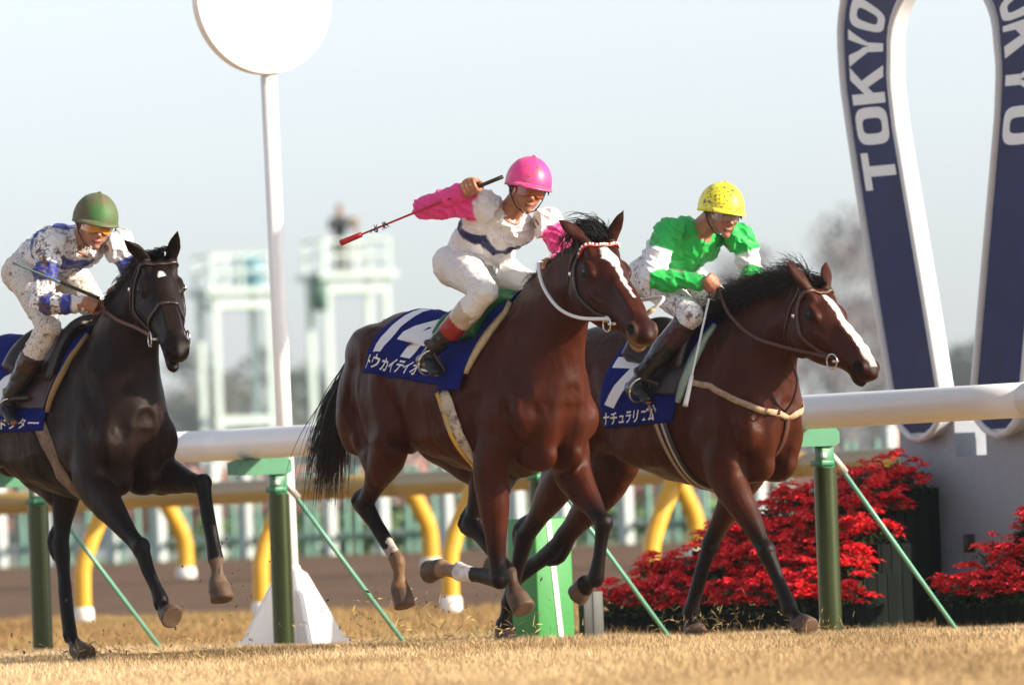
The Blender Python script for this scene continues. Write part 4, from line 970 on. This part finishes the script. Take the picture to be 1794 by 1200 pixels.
tackL = dict(back=(-.42, -.45), front=(.47, .33), hem=(92, 94), text=[('8', .38, .72, .38, .78, .035), ('ディアドクター', .16, .96, .86, .97, .020)], padw=.03, padm=mat('pad_tan', (.30, .19, .08), rough=.9, var=.2),
    sad=(-.08, .38), sadm=leather_dk, flapm=mat('flap_maroon', (.030, .008, .010), rough=.5, var=.2), flap=72, girth=(.27, .40), gw=.085, gm=mat('girth_brown', (.20, .14, .10), rough=.8, var=.5, vscale=16, mud=.9, mudscale=14),
    bridle=leather_dk, reinm=mat('rein_maroon', (.10, .025, .020), rough=.5), nose=.50,
    rein=([(1.02, -.13, 1.60), (.86, -.13, 1.64), (.66, -.10, 1.70), (.58, -.12, 1.72)], [(1.0, .12, 1.62), (.75, .10, 1.68), (.56, .05, 1.76)]))
TK = {k: tack(HORSES[k], c) for k, c in (('C', tackC), ('R', tackR), ('L', tackL))}
mane(HORSES['C'], 1500, .11, .8, .35, .35, .9, 1.6, tuft=800, tdir=(-.55, -.10, .85), tln=.26)
mane(HORSES['R'], 5000, .19, .70, 1.15, -.18, 1.8, 1.5, tuft=700, tdir=(-.75, 0, .55), tln=.21)
mane(HORSES['L'], 1300, .11, .8, .35, -.25, .9, 1.5, tuft=260, tdir=(-.7, .2, .4), tln=.12)
tail(HORSES['C'], 1700, (-.75, -.06, -.5), .68, 1.9)
tail(HORSES['R'], 500, (-.95, 0, -.1), .6, 2.0)
tail(HORSES['L'], 700, (-.95, -.1, .1), .6, 2.0)
# breastplate of the right-hand horse
hR = HORSES['R']; bp_m = mat('breastplate', (.40, .28, .18), rough=.75, var=.4, vscale=25, mud=.7, mudscale=20)
for s in (-1, 1):
    p, q = snapline(hR['sn'], [(.42, s * .30, 1.27), (.55, s * .30, 1.24), (.70, s * .25, 1.17), (.80, s * .13, 1.10), (.84, 0, 1.07)], .006, 8)
    G().ribbon(p, q, .030, .004).build('breastplate', bp_m, hR['root'])
p, q = snapline(hR['sn'], [(.84, 0, 1.07), (.84, 0, .98), (.76, 0, .85), (.60, 0, .76), (.40, 0, .73)], .006, 8)
G().ribbon(p, q, .028, .004).build('breastplate_strap', leather, hR['root'])
p, q = snapline(hR['sn'], [(.84, -.02, 1.10), (.90, -.02, 1.20), (.95, 0, 1.28)], .0, 6)
G().tube(curve_pts([(.86, -.02, 1.09), (.93, -.03, 1.15), (.96, -.03, 1.24), (.94, -.04, 1.31)], 8), .006, 6).build('martingale_strap', leather_dk, hR['root'])
# ------------------------------------------------------------------ jockeys
def fist(g, ctr, axis, palm, r=.014, sc=1.0):
    """closed hand round an axis: palm block, four curled fingers of unequal length, thumb from the side of the palm"""
    ax = Vector(axis).normalized(); pl = Vector(palm); pl = (pl - ax * pl.dot(ax)).normalized(); sd = ax.cross(pl); ctr = Vector(ctr)
    M = Matrix((ax, pl, sd)).transposed()
    g.ell(ctr + pl * .030 * sc, (.040 * sc, .020 * sc, .036 * sc), M, n=12)
    for i, (o, L) in enumerate(((-.031, .86), (-.011, 1.0), (.010, 1.05), (.031, .95))):
        pts = []
        for j in range(8):
            a = R(35 - L * 245 * j / 7); rr = (r + .017) * sc
            pts.append(ctr + ax * o * sc + pl * (rr * math.sin(a) + (.012 * sc if j == 0 else 0)) + sd * (rr * 1.15 * math.cos(a)))
        g.tube(pts, [.0105 * sc] * 5 + [.0095 * sc, .009 * sc, .008 * sc], 8)
    g.tube([ctr + pl * .03 * sc + ax * .030 * sc - sd * .022 * sc, ctr + ax * .050 * sc - sd * .030 * sc + pl * .005, ctr + ax * .046 * sc - sd * .012 * sc - pl * .022 * sc, ctr + ax * .036 * sc + sd * .010 * sc - pl * .030 * sc], [.014 * sc, .012 * sc, .0105 * sc, .0085 * sc], 8)

def jockey(h, j, st):
    sp = h['sp']; base = Vector((.15, 0, 1.30 + sp['dz'])); Mw = frame(sp['loc'], sp['th'])
    root = thing('jockey', st['label'], 'person', Mw @ base, R(sp['th'] - 90), 'jockeys in racing silks')
    off = -base; J = {k: Vector(v) for k, v in j.items()}
    def part(me, name, m, par=root):
        me.materials.append(m); return link(name, me, par, off if par is root else (0, 0, 0))
    pel, nk = J['pel'], J['neck']; latP = (J['hipL'] - J['hipR']).normalized(); latS = (J['shL'] - J['shR']).normalized()
    mid = (pel + nk) / 2 + Vector((-.05, 0, .055))
    def torso(g, k, t0=0.0, t1=1.0, n=26):
        prof = [(-.12, .125, .085), (0, .165, .125), (.22, .155, .115), (.45, .155, .108), (.68, .175, .112), (.86, .17, .095), (.97, .105, .07), (1.04, .062, .058)]
        def cen(t): return pel * (1 - t) ** 2 + mid * 2 * t * (1 - t) + nk * t ** 2 if 0 <= t <= 1 else (pel + (pel - mid) * -t * 2 if t < 0 else nk + (nk - mid) * (t - 1) * 2)
        rs = []
        for i in range(25):
            t = t0 - .12 + (t1 + .04 - t0 + .12) * i / 24; c = cen(t); T = (cen(t + .02) - cen(t - .02)).normalized()
            L = latP.lerp(latS, min(1, max(0, t))); L = (L - T * L.dot(T)).normalized(); N = T.cross(L)
            a = np.interp(t, [p[0] for p in prof], [p[1] for p in prof]) * k; b = np.interp(t, [p[0] for p in prof], [p[2] for p in prof]) * k
            rs.append([c + L * a * math.copysign(abs(math.cos(2 * math.pi * q / n)) ** .85, math.cos(2 * math.pi * q / n)) + N * b * math.sin(2 * math.pi * q / n) for q in range(n)])
        g.rings(rs)
    def arm(g, s, k, to=1.0):
        a, b, c = J['sh' + s], J['el' + s], J['ha' + s]; w = b.lerp(c, to)
        g.ell(a, (.068 * k, .068 * k, .068 * k)); inner = a.lerp(nk, .35) - Vector((0, 0, .015))
        g.limb([inner, a], [.07 * k, .066 * k]); g.limb([a, a.lerp(b, .5), b], [.066 * k, .060 * k, .050 * k]); g.ell(b, (.050 * k,) * 3)
        g.limb([b, b.lerp(w, .35), w], [.050 * k, .050 * k, .034 * k])
    def leg(g, s, k, upto=1.0):
        a, b, c = J['hip' + s], J['kn' + s], J['an' + s]
        g.ell(a + Vector((-.03, 0, 0)), (.115 * k, .105 * k, .105 * k)); g.limb([a, a.lerp(b, .4), a.lerp(b, .8), b], [.098 * k, .088 * k, .066 * k, .060 * k]); g.ell(b, (.062 * k,) * 3)
        fr_ = [upto * i / 4 for i in range(5)]; g.limb([b.lerp(c, f) for f in fr_], [float(np.interp(f, [0, .3, .65, 1], [.056, .060, .047, .038])) * k for f in fr_])
    def foot(g, s, k=1.0):
        a, t, hl = J['an' + s], J['toe' + s], J['heel' + s]; side = 1 if s == 'L' else -1
        g.limb([hl, (hl + t) / 2 + Vector((0, 0, .028)), t], [(.034 * k, .036 * k), (.040 * k, .034 * k), (.030 * k, .020 * k)], n=12); g.limb([a + Vector((0, 0, .05)), a, hl.lerp(t, .25) + Vector((0, 0, .02))], [.040 * k, .040 * k, .038 * k], n=12)
    # head frame
    hc = J['helm']; Fh = Vector(st['face']).normalized(); Uh = Vector(st['up']); Uh = (Uh - Fh * Uh.dot(Fh)).normalized(); Lh = Uh.cross(Fh)
    HM = Matrix((Fh, Lh, Uh)).transposed()
    def q(f, l, u): return hc + Fh * f + Lh * l + Uh * u
    g = G()
    g.ell(q(-.005, 0, -.01), (.100, .078, .105), HM, 18)                         # skull
    g.loft([(q(.035, 0, -.02), .068, .06, .06), (q(.040, 0, -.075), .064, .060, .06), (q(.042, 0, -.120), .052, .055, .055), (q(.045, 0, -.150), .030, .040, .04)], lat=Lh, n=16)   # face and jaw
    g.ell(q(.085, 0, -.150), (.020, .022, .018), HM)                             # chin
    g.limb([q(.098, 0, -.050), q(.112, 0, -.085), q(.118, 0, -.098)], [.010, .013, .014], n=8)  # nose
    for s in (1, -1):
        g.ell(q(.108, s * .012, -.100), (.010, .009, .008), HM, 8); g.ell(q(.074, s * .036, -.085), (.022, .020, .020), HM, 10)
        g.ell(q(-.005, s * .078, -.070), (.020, .010, .032), HM, 10)             # ear
        g.ell(q(.092, s * .030, -.032), (.012, .022, .010), HM, 8)               # brow
    g.ell(q(.096, 0, -.122), (.012, .024, .007), HM, 8); g.ell(q(.094, 0, -.133), (.012, .020, .007), HM, 8)
    g.limb([nk - (nk - mid).normalized() * .06, nk.lerp(hc, .45), q(-.01, 0, -.06)], [.062, .056, .060])
    torso(g, .86); [arm(g, s, .80) for s in 'LR']; [leg(g, s, .84) for s in 'LR']; [foot(g, s, .75) for s in 'LR']
    fist(g, J['haR'], st['gripR'], st['palmR']); fist(g, J['haL'], st['gripL'], st['palmL'])
    for s in 'LR':
        d = (J['ha' + s] - J['el' + s]).normalized(); pl = Vector(st['palm' + s]).normalized()
        g.limb([J['el' + s].lerp(J['ha' + s], .75), J['ha' + s] + pl * .025 - d * .025], [.030, .027], n=10)
    me = voxel(g, 'body', .0055, 2, .5); P = coords(me)
    skin = np.array(st.get('skin', (.36, .15, .08))); C = np.tile(skin, (len(P), 1)) * (.85 + .3 * vnoise(P * 40, 6)[:, None])
    D = P - np.array(hc); f_, l_, u_ = D @ np.array(Fh), D @ np.array(Lh), D @ np.array(Uh)
    lips = (f_ > .088) & (np.abs(l_) < .024) & (u_ < -.116) & (u_ > -.138); C[lips] = (.30, .09, .06)
    mth = (f_ > .088) & (np.abs(l_) < .022) & (np.abs(u_ + .1275) < .0035); C[mth] = (.05, .015, .012)
    eyes = (f_ > .06) & (np.abs(np.abs(l_) - .032) < .014) & (np.abs(u_ + .052) < .008); C[eyes] = (.02, .015, .012)
    brow = (f_ > .06) & (np.abs(np.abs(l_) - .032) < .022) & (np.abs(u_ + .032) < .006); C[brow] = (.02, .015, .012)
    hr = (u_ > -.06) & (f_ < .03) & (np.linalg.norm(D, axis=1) < .14); C[hr] = (.012, .010, .009)
    set_col(me, C)
    part(me, 'body', mat('skin', skin, rough=.5, attr='Col', var=.1, vscale=60, mud=.5, mudscale=60))
    # jacket
    g = G(); torso(g, 1.03, .02, 1.0); [arm(g, s, 1.04, .90) for s in 'LR']
    me = voxel(g, 'jacket', .005, 4, .5); P = coords(me); Nn = normals(me)
    dT = np.full(len(P), 9.); tT = np.zeros(len(P))
    for i in range(20):
        a, b = i / 20, (i + 1) / 20; ce = lambda t: np.array(pel * (1 - t) ** 2 + mid * 2 * t * (1 - t) + nk * t ** 2)
        d, t = segdist(P, ce(a), ce(b)); mk = d < dT; dT[mk] = d[mk]; tT[mk] = a + t[mk] / 20
    aw = {}; 
    for s in 'LR':
        d1, t1 = segdist(P, J['sh' + s], J['el' + s]); d2, t2 = segdist(P, J['el' + s], J['ha' + s]); d = np.minimum(d1, d2); t = np.where(d1 < d2, t1, 1 + t2); aw[s] = (d, t)
    isarm = np.zeros(len(P), bool); tA = np.zeros(len(P)); dA = np.full(len(P), 9.)
    for s in 'LR':
        d, t = aw[s]; mk = (d < .085) & (d < dA) & ((t > .12) | (d < .06)); 
        lat_ = (P - np.array(nk)) @ np.array(latS) * (1 if s == 'L' else -1); mk &= (lat_ > .115) | (t > .3)
        isarm |= mk; tA[mk] = t[mk]; dA[mk] = d[mk]
    lS = (P - np.array(mid)) @ np.array(latS)
    # folds: diagonal creases of thin silk, stronger at the elbows and waist
    F1 = vnoise(P * np.array([26, 26, 14]), 21) - .5; F2 = vnoise(P * np.array([9, 14, 24]) + P[:, [2, 0, 1]] * 9, 22) - .5
    rid = 1 - 2 * np.abs(vnoise(P * np.array([12, 18, 26]) + P[:, [1, 2, 0]] * 14, 23) - .5)
    P2 = P + Nn * (F1 * .012 + F2 * .016 + (rid ** 3 - .3) * .012)[:, None]
    set_co(me, P2); C = relax(me, st['silk'](P, tT, lS, isarm, tA), np.full(len(P), .5), 3); set_col(me, C)
    jk = part(me, 'jacket', mat('silk_' + st['key'], (1, 1, 1), rough=.55, spec=.35, attr='Col', bump=.2, bscale=80, sheen=.15, mud=st['mud'], mudscale=st.get('ms', 34)))
    # collar
    # breeches
    g = G(); torso(g, 1.0, -.02, .12)
    for s in 'LR': leg(g, s, 1.0, st['bre'])
    g.ell(pel + Vector((-.05, 0, -.02)), (.13, .15, .11))
    me = voxel(g, 'breeches', .006, 4, .5); P = coords(me); Nn = normals(me)
    rid = 1 - 2 * np.abs(vnoise(P * np.array([14, 20, 24]), 31) - .5)
    set_co(me, P + Nn * ((vnoise(P * 16, 30) - .5) * .007 + (rid ** 3 - .3) * .005)[:, None])
    part(me, 'breeches', mat('breeches_' + st['key'], st['brec'], rough=.75, var=.08, vscale=12, bump=.15, bscale=120, mud=st['mudb'], mudscale=26))
    # boots with their coloured tops
    for s in 'LR':
        g = G(); a, b = J['kn' + s], J['an' + s]
        g.limb([a.lerp(b, st['bre'] - .10), a.lerp(b, .55), a.lerp(b, .8), b], [.063, .060, .049, .043]); foot(g, s)
        me = voxel(g, 'boot', .006, 3, .5); P = coords(me); d, t = segdist(P, np.array(a), np.array(b)); C = np.tile(np.array((.010, .010, .012)), (len(P), 1))
        for lo, hi, c in st['boot']: C[(t >= lo) & (t < hi)] = c
        set_co(me, P + normals(me) * ((vnoise(P * np.array([18, 18, 40]), 44) - .5) * .009)[:, None]); set_col(me, C)
        part(me, 'boot', mat('boot_leather_' + st['key'], (.01, .01, .012), rough=.28, spec=.5, attr='Col', mud=.12, mudscale=30))
        # stirrup iron and leather belong to the horse's tack
        hl, t_ = J['heel' + s], J['toe' + s]; c = hl.lerp(t_, .55) + Vector((0, 0, .03)); fd = (t_ - hl).normalized(); sdv = fd.cross(Vector((0, 0, 1))).normalized(); upv = sdv.cross(fd)
        ring = [c + sdv * (.056 * math.cos(u)) + upv * (.060 * math.sin(u) - (.0 if math.sin(u) > -.5 else .004)) for u in [2 * math.pi * i / 24 for i in range(25)]]
        si = G().tube(ring, .0055, 8).build('stirrup', steel, h['root'])
        x0 = c + upv * .06; p, n = h['sn'].around(.24, R(62) * (1 if s == 'L' else -1), 1.15 + sp['dz'])
        G().ribbon(curve_pts([x0, x0.lerp(p + n * .05, .5), p + n * .045], 6), [n] * 13, .022, .003).build('stirrup_leather', leather_dk, si)
    # helmet with silk cover
    g = G(); rs = []; a_, b_, c_ = .130, .111, .128
    for i in range(1, 17):
        ph = R(3 + 99 * (i - 1) / 15); r = []
        for k in range(40):
            t = 2 * math.pi * k / 40; ct, s_ = math.cos(t), math.sin(t); x = a_ * math.sin(ph) * ct; y = b_ * math.sin(ph) * s_; z = c_ * math.cos(ph)
            if i >= 15: z += -.012 * (abs(ct) if ct < 0 else 0) + .010 * max(0, ct)
            if i == 16: x *= 1.02; y *= 1.02
            z += .0035 * max(0, 1 - abs(y) / .010) * (i < 14)      # seam over the crown
            r.append(q(x - .004, y, z - .028))
        rs.append(r)
    g.rings(rs); 
    # peak
    pk = []
    for i in range(13):
        t = R(-62 + 124 * i / 12); cx, cy = math.cos(t), math.sin(t); e = .034 * math.cos(t * .78)
        z0 = -.028 + c_ * math.cos(R(96)) + .010 * cx
        pk.append([q(a_ * cx - .010, b_ * cy, z0 + .012), q((a_ + e) * cx - .004, (b_ + e * .4) * cy, z0 - .008), q((a_ + e) * cx - .004, (b_ + e * .4) * cy, z0 - .013), q(a_ * cx - .012, b_ * cy, z0 + .002)])
    g.rings(pk)
    hm = g.build('helmet', mat('cap_' + st['key'], st['cap'], rough=st.get('capr', .42), spec=.5, var=.06, bump=.12, bscale=40, sheen=.1, mud=st['mudh'], mudscale=24), root, off)
    G().ell(q(0, 0, c_ - .026), (.010, .010, .006), HM, 8).build('button', MATS['cap_' + st['key']], hm)
    # goggles
    rs = []
    for i in range(21):
        t = R(-72 + 144 * i / 20); cx, cy = math.cos(t), math.sin(t); hh = .028 * (1 - .25 * (abs(i - 10) / 10) ** 3) * (1 - .45 * math.exp(-((i - 10) / 1.6) ** 2) * 0); rr = .112 - .012 * (abs(i - 10) / 10)
        lo = -hh + .012 * math.exp(-((i - 10) / 2.2) ** 2)
        ctr_ = lambda r_, z: q(.012 + r_ * cx, r_ * .80 * cy, -.058 + z)
        rs.append([ctr_(rr, hh), ctr_(rr, lo), ctr_(rr - .005, lo), ctr_(rr - .005, hh)])
    gg = G().rings(rs).build('goggles', st['gog'], root, off); sharp(gg, 50)
    rim = []
    G().tube([q(.012 + (.1135 - .012 * (abs(i - 10) / 10)) * math.cos(R(-72 + 14.4 * i / 2)), .114 * .80 * math.sin(R(-72 + 14.4 * i / 2)), -.058 + .028) for i in range(21)], .0035, 6).build('goggle_frame', leather_dk, gg)
    for s in (1, -1):
        G().ribbon([q(.012 + .10 * math.cos(R(a)), s * .100 * math.sin(R(a)), -.056 + .0004 * (a - 72)) for a in range(68, 181, 8)], [Lh * s * math.sin(R(a)) + Fh * math.cos(R(a)) for a in range(68, 181, 8)], .020, .003).build('goggle_strap', leather_dk, gg)
        G().ribbon([q(-.005, s * .092, -.05), q(.02, s * .078, -.10), q(.045, s * .048, -.148), q(.055, 0, -.172)], [Lh * s, Lh * s, (Lh * s - Uh).normalized(), -Uh], .012, .003).build('chin_strap', leather_dk, hm)
    return root

white = np.array((.74, .74, .76))
def silkC(P, tT, l, arm, tA):
    C = np.tile(white, (len(P), 1)); tri = np.abs(((l * 5.2 + .25) % 1) - .5) * 2
    band = (~arm) & (np.abs(tT - (.56 + .16 * tri)) < .078); C[band] = (.008, .012, .09)
    C[arm] = (.78, .055, .27); return C
def silkR(P, tT, l, arm, tA):
    C = np.tile(np.array((.012, .44, .075)), (len(P), 1)); C[(~arm) & (tT < .42) & (tT > .16)] = (.62, .64, .60); C[(~arm) & (tT <= .16)] = (.012, .44, .075)
    C[arm & (tA > .42) & (tA < 1.02)] = white; return C
def silkL(P, tT, l, arm, tA):
    C = np.tile(white, (len(P), 1)); blue = (.015, .035, .26)
    C[(~arm) & (tT > .70) & (tT < .94) & (np.abs(l) < .13)] = blue
    for lo, hi in ((.38, .70), (1.0, 1.24), (1.42, 1.64)): C[arm & (tA > lo) & (tA < hi)] = blue
    C[(~arm) & (np.abs(tT - .62) < .05)] = blue; return C
gogC = mat('goggle_amber', (.28, .045, .015), rough=.08, spec=.7, coat=.5); gogL = mat('goggle_yellow', (.55, .22, .03), rough=.08, spec=.7, coat=.5); gogR = mat('goggle_clear', (.9, .86, .80), rough=.04, trans=.92)
jC = dict(pel=(.10, 0, 1.84), neck=(.475, -.03, 2.06), shR=(.43, -.17, 2.125), elR=(.235, -.375, 2.112), haR=(.49, -.27, 2.195), shL=(.53, .15, 2.02), elL=(.60, .215, 1.85), haL=(.70, .02, 1.80),
    hipR=(.14, -.12, 1.84), hipL=(.09, .11, 1.82), knR=(.52, -.225, 1.70), knL=(.37, .14, 1.73), anR=(.18, -.315, 1.435), anL=(.15, .31, 1.44), heelR=(.09, -.32, 1.385), toeR=(.25, -.345, 1.315), heelL=(.08, .32, 1.39), toeL=(.25, .34, 1.33), helm=(.64, -.03, 2.235))
J_C = jockey(HORSES['C'], jC, dict(key='pink', face=(.86, -.34, -.14), up=(.25, .13, .96), gripR=(.62, .49, .28), palmR=(.25, .3, .6), gripL=(.9, -.2, -.1), palmL=(0, .2, .9), silk=silkC, mud=.45, brec=(.74, .73, .72), mudb=.35, bre=.40, boot=[(0, .50, (.48, .40, .30)), (.50, .70, (.28, .010, .012))], cap=(.80, .045, .26), mudh=1.25, gog=gogC,
    label='jockey in white and pink silks and pink cap raising a whip on the middle horse'))
jR = dict(pel=(0, 0, 1.80), neck=(.33, -.03, 1.99), shR=(.24, -.185, 2.00), elR=(.25, -.32, 1.77), haR=(.49, -.15, 1.735), shL=(.40, .16, 1.97), elL=(.43, .20, 1.78), haL=(.57, .04, 1.72),
    hipR=(.05, -.13, 1.79), hipL=(.0, .12, 1.79), knR=(.42, -.215, 1.585), knL=(.29, .18, 1.61), anR=(.15, -.315, 1.29), anL=(.14, .31, 1.30), heelR=(.06, -.32, 1.24), toeR=(.23, -.345, 1.165), heelL=(.06, .32, 1.24), toeL=(.22, .34, 1.18), helm=(.48, -.03, 2.135))
J_R = jockey(HORSES['R'], jR, dict(key='green', face=(.90, -.20, -.18), up=(.34, .06, .93), gripR=(.3, .55, -.75), palmR=(-.2, -.1, .9), gripL=(.9, -.2, -.1), palmL=(0, .2, .9), silk=silkR, mud=.55, brec=(.72, .72, .71), mudb=.9, bre=.22, boot=[(0, .45, (.045, .012, .014))], cap=(.86, .78, .03), mudh=1.0, gog=gogR,
    label='jockey in green and white silks with a muddy yellow cap on the right horse'))
jL = dict(pel=(-.09, 0, 1.93), neck=(.37, -.03, 2.03), shR=(.32, -.185, 2.04), elR=(.40, -.29, 1.75), haR=(.585, -.12, 1.73), shL=(.41, .16, 2.03), elL=(.46, .21, 1.83), haL=(.56, .04, 1.77),
    hipR=(-.02, -.13, 1.91), hipL=(-.06, .12, 1.90), knR=(.34, -.22, 1.635), knL=(.20, .17, 1.68), anR=(.105, -.315, 1.30), anL=(.10, .31, 1.31), heelR=(.01, -.32, 1.25), toeR=(.18, -.345, 1.175), heelL=(.02, .32, 1.25), toeL=(.18, .34, 1.19), helm=(.515, -.03, 2.175))
J_L = jockey(HORSES['L'], jL, dict(key='blue', face=(.88, -.28, -.18), up=(.33, .06, .94), gripR=(.6, .55, -.5), palmR=(-.1, -.2, .9), gripL=(.9, -.2, -.1), palmL=(0, .2, .9), silk=silkL, mud=1.25, ms=17, brec=(.66, .62, .57), mudb=.8, bre=.50, boot=[(0, .60, (.035, .010, .010))], cap=(.03, .12, .022), capr=.65, mudh=1.9, gog=gogL, skin=(.38, .17, .10),
    label='jockey in muddy white and blue silks with a green cap on the left horse'))
# whips, each held in a right hand
def whip(sp, A, B, label, parts):
    Mw = frame(sp['loc'], sp['th']); A = Vector(A); B = Vector(B); root = thing('whip', label, 'whip', Mw @ A, R(sp['th'] - 90), 'riding whips')
    for (name, t0, t1, r0, r1, m) in parts:
        p = [A.lerp(B, t0 + (t1 - t0) * i / 6) - A for i in range(7)]; rr = [r0 + (r1 - r0) * i / 6 for i in range(7)]
        G().tube(p, rr, 10).build(name, m, root)
    return root
blk = mat('whip_black', (.012, .010, .010), rough=.4); red = mat('whip_red', (.42, .010, .022), rough=.45)
w1 = whip(specC, (.615, -.17, 2.24), (-.03, -.68, 1.962), 'black and red racing whip swung back in a raised right hand', [('handle', 0, .34, .010, .0085, blk), ('shaft', .34, .90, .006, .0045, red), ('flap', .87, 1.0, .013, .015, red)])
g = G(); A_, B_ = Vector((.615, -.17, 2.24)), Vector((-.03, -.68, 1.962))
for t in (.72, .735, .77, .785, .80):
    for k in range(5):
        d = Vector((rng.normal(), rng.normal(), rng.normal())).normalized() * .022; c = A_.lerp(B_, t) - A_; g.tube([c - d * .3, c + d], .0022, 5)
g.build('tassel', blk, w1)
wht = mat('whip_white', (.72, .72, .70), rough=.5)
whip(specR, (.50, -.13, 1.76), (.56, -.41, 1.135), 'white racing whip hanging down from a right hand over the bay shoulder', [('handle', 0, .16, .009, .008, blk), ('shaft', .16, .80, .006, .005, wht), ('flap', .76, 1.0, .009, .013, wht)])
whip(specL, (.70, -.14, 1.755), (.43, -.46, 1.945), 'dark whip slanting up across a muddy blue and white sleeve', [('handle', 0, .45, .009, .008, blk), ('shaft', .42, 1.0, .006, .005, mat('whip_teal', (.10, .16, .16), rough=.4))])
# ------------------------------------------------------------------ turf and mud thrown up by the hooves
def clods(name, label, boxes, seed, m):
    r = np.random.default_rng(seed); g = G()
    for (c, s, n_) in boxes:
        for k in range(n_):
            p = np.array(c) + r.normal(size=3) * np.array(s); p[2] = max(p[2], .02); q_ = r.uniform(.002, .006) * (1.7 if r.uniform() < .10 else 1)
            g.ell(p, (q_ * r.uniform(1.0, 3.0), q_ * r.uniform(.5, 1.3), q_ * r.uniform(.4, 1)), Euler(r.uniform(0, 6, 3)).to_matrix(), n=5)
    return tag(g.build(name, m, None, smooth=False), label, None, None, 'stuff')
mud_m = mat('clod_mud', (.06, .038, .022), rough=.95); 
def hw_(sp, p): return frame(sp['loc'], sp['th']) @ Vector(p)
clods('flying_mud', 'dark specks of mud flying behind the hooves', [(hw_(specL, (1.55, 0, .45)), (.12, .25, .16), 26), (hw_(specL, (.1, 0, .18)), (.35, .3, .10), 24), (hw_(specC, (.1, 0, .22)), (.35, .3, .10), 26), (hw_(specC, (-.5, 0, .12)), (.3, .3, .08), 20), (hw_(specR, (.15, .1, .08)), (.18, .15, .05), 22), (hw_(specL, (1.5, 0, .14)), (.25, .25, .08), 20)], 3, mud_m)
def bits(name, label, boxes, seed):
    r = np.random.default_rng(seed); g = G()
    for (c, s, n_, h_) in boxes:
        for k in range(n_):
            p = Vector(np.array(c) + r.normal(size=3) * np.array(s)); p.z = max(p.z, .012); d = Vector(r.normal(size=3) + np.array([0, 0, .5])).normalized() * r.uniform(.02, .07); sd = d.cross(Vector(r.normal(size=3))).normalized() * .0018
            g.add([p - sd, p + sd, p + d * .6 + Vector((0, 0, .006)), p + d], [(0, 1, 2), (1, 3, 2)])
    return tag(g.build(name, mat('straw', (.36, .25, .10), rough=.9, var=.4, vscale=30), None, fix=False), label, None, None, 'stuff')
bits('flying_grass', 'dry grass stalks kicked up round the hooves', [(hw_(specR, (.12, .12, .06)), (.16, .12, .045), 130, 1), (hw_(specR, (1.1, -.13, .03)), (.1, .08, .02), 60, 1), (hw_(specC, (-.55, -.1, .14)), (.22, .15, .08), 130, 1), (hw_(specC, (.2, 0, .06)), (.2, .15, .05), 90, 1), (hw_(specL, (0, .12, .04)), (.15, .12, .03), 120, 1), (hw_(specL, (1.2, 0, .04)), (.2, .2, .03), 80, 1)], 8)
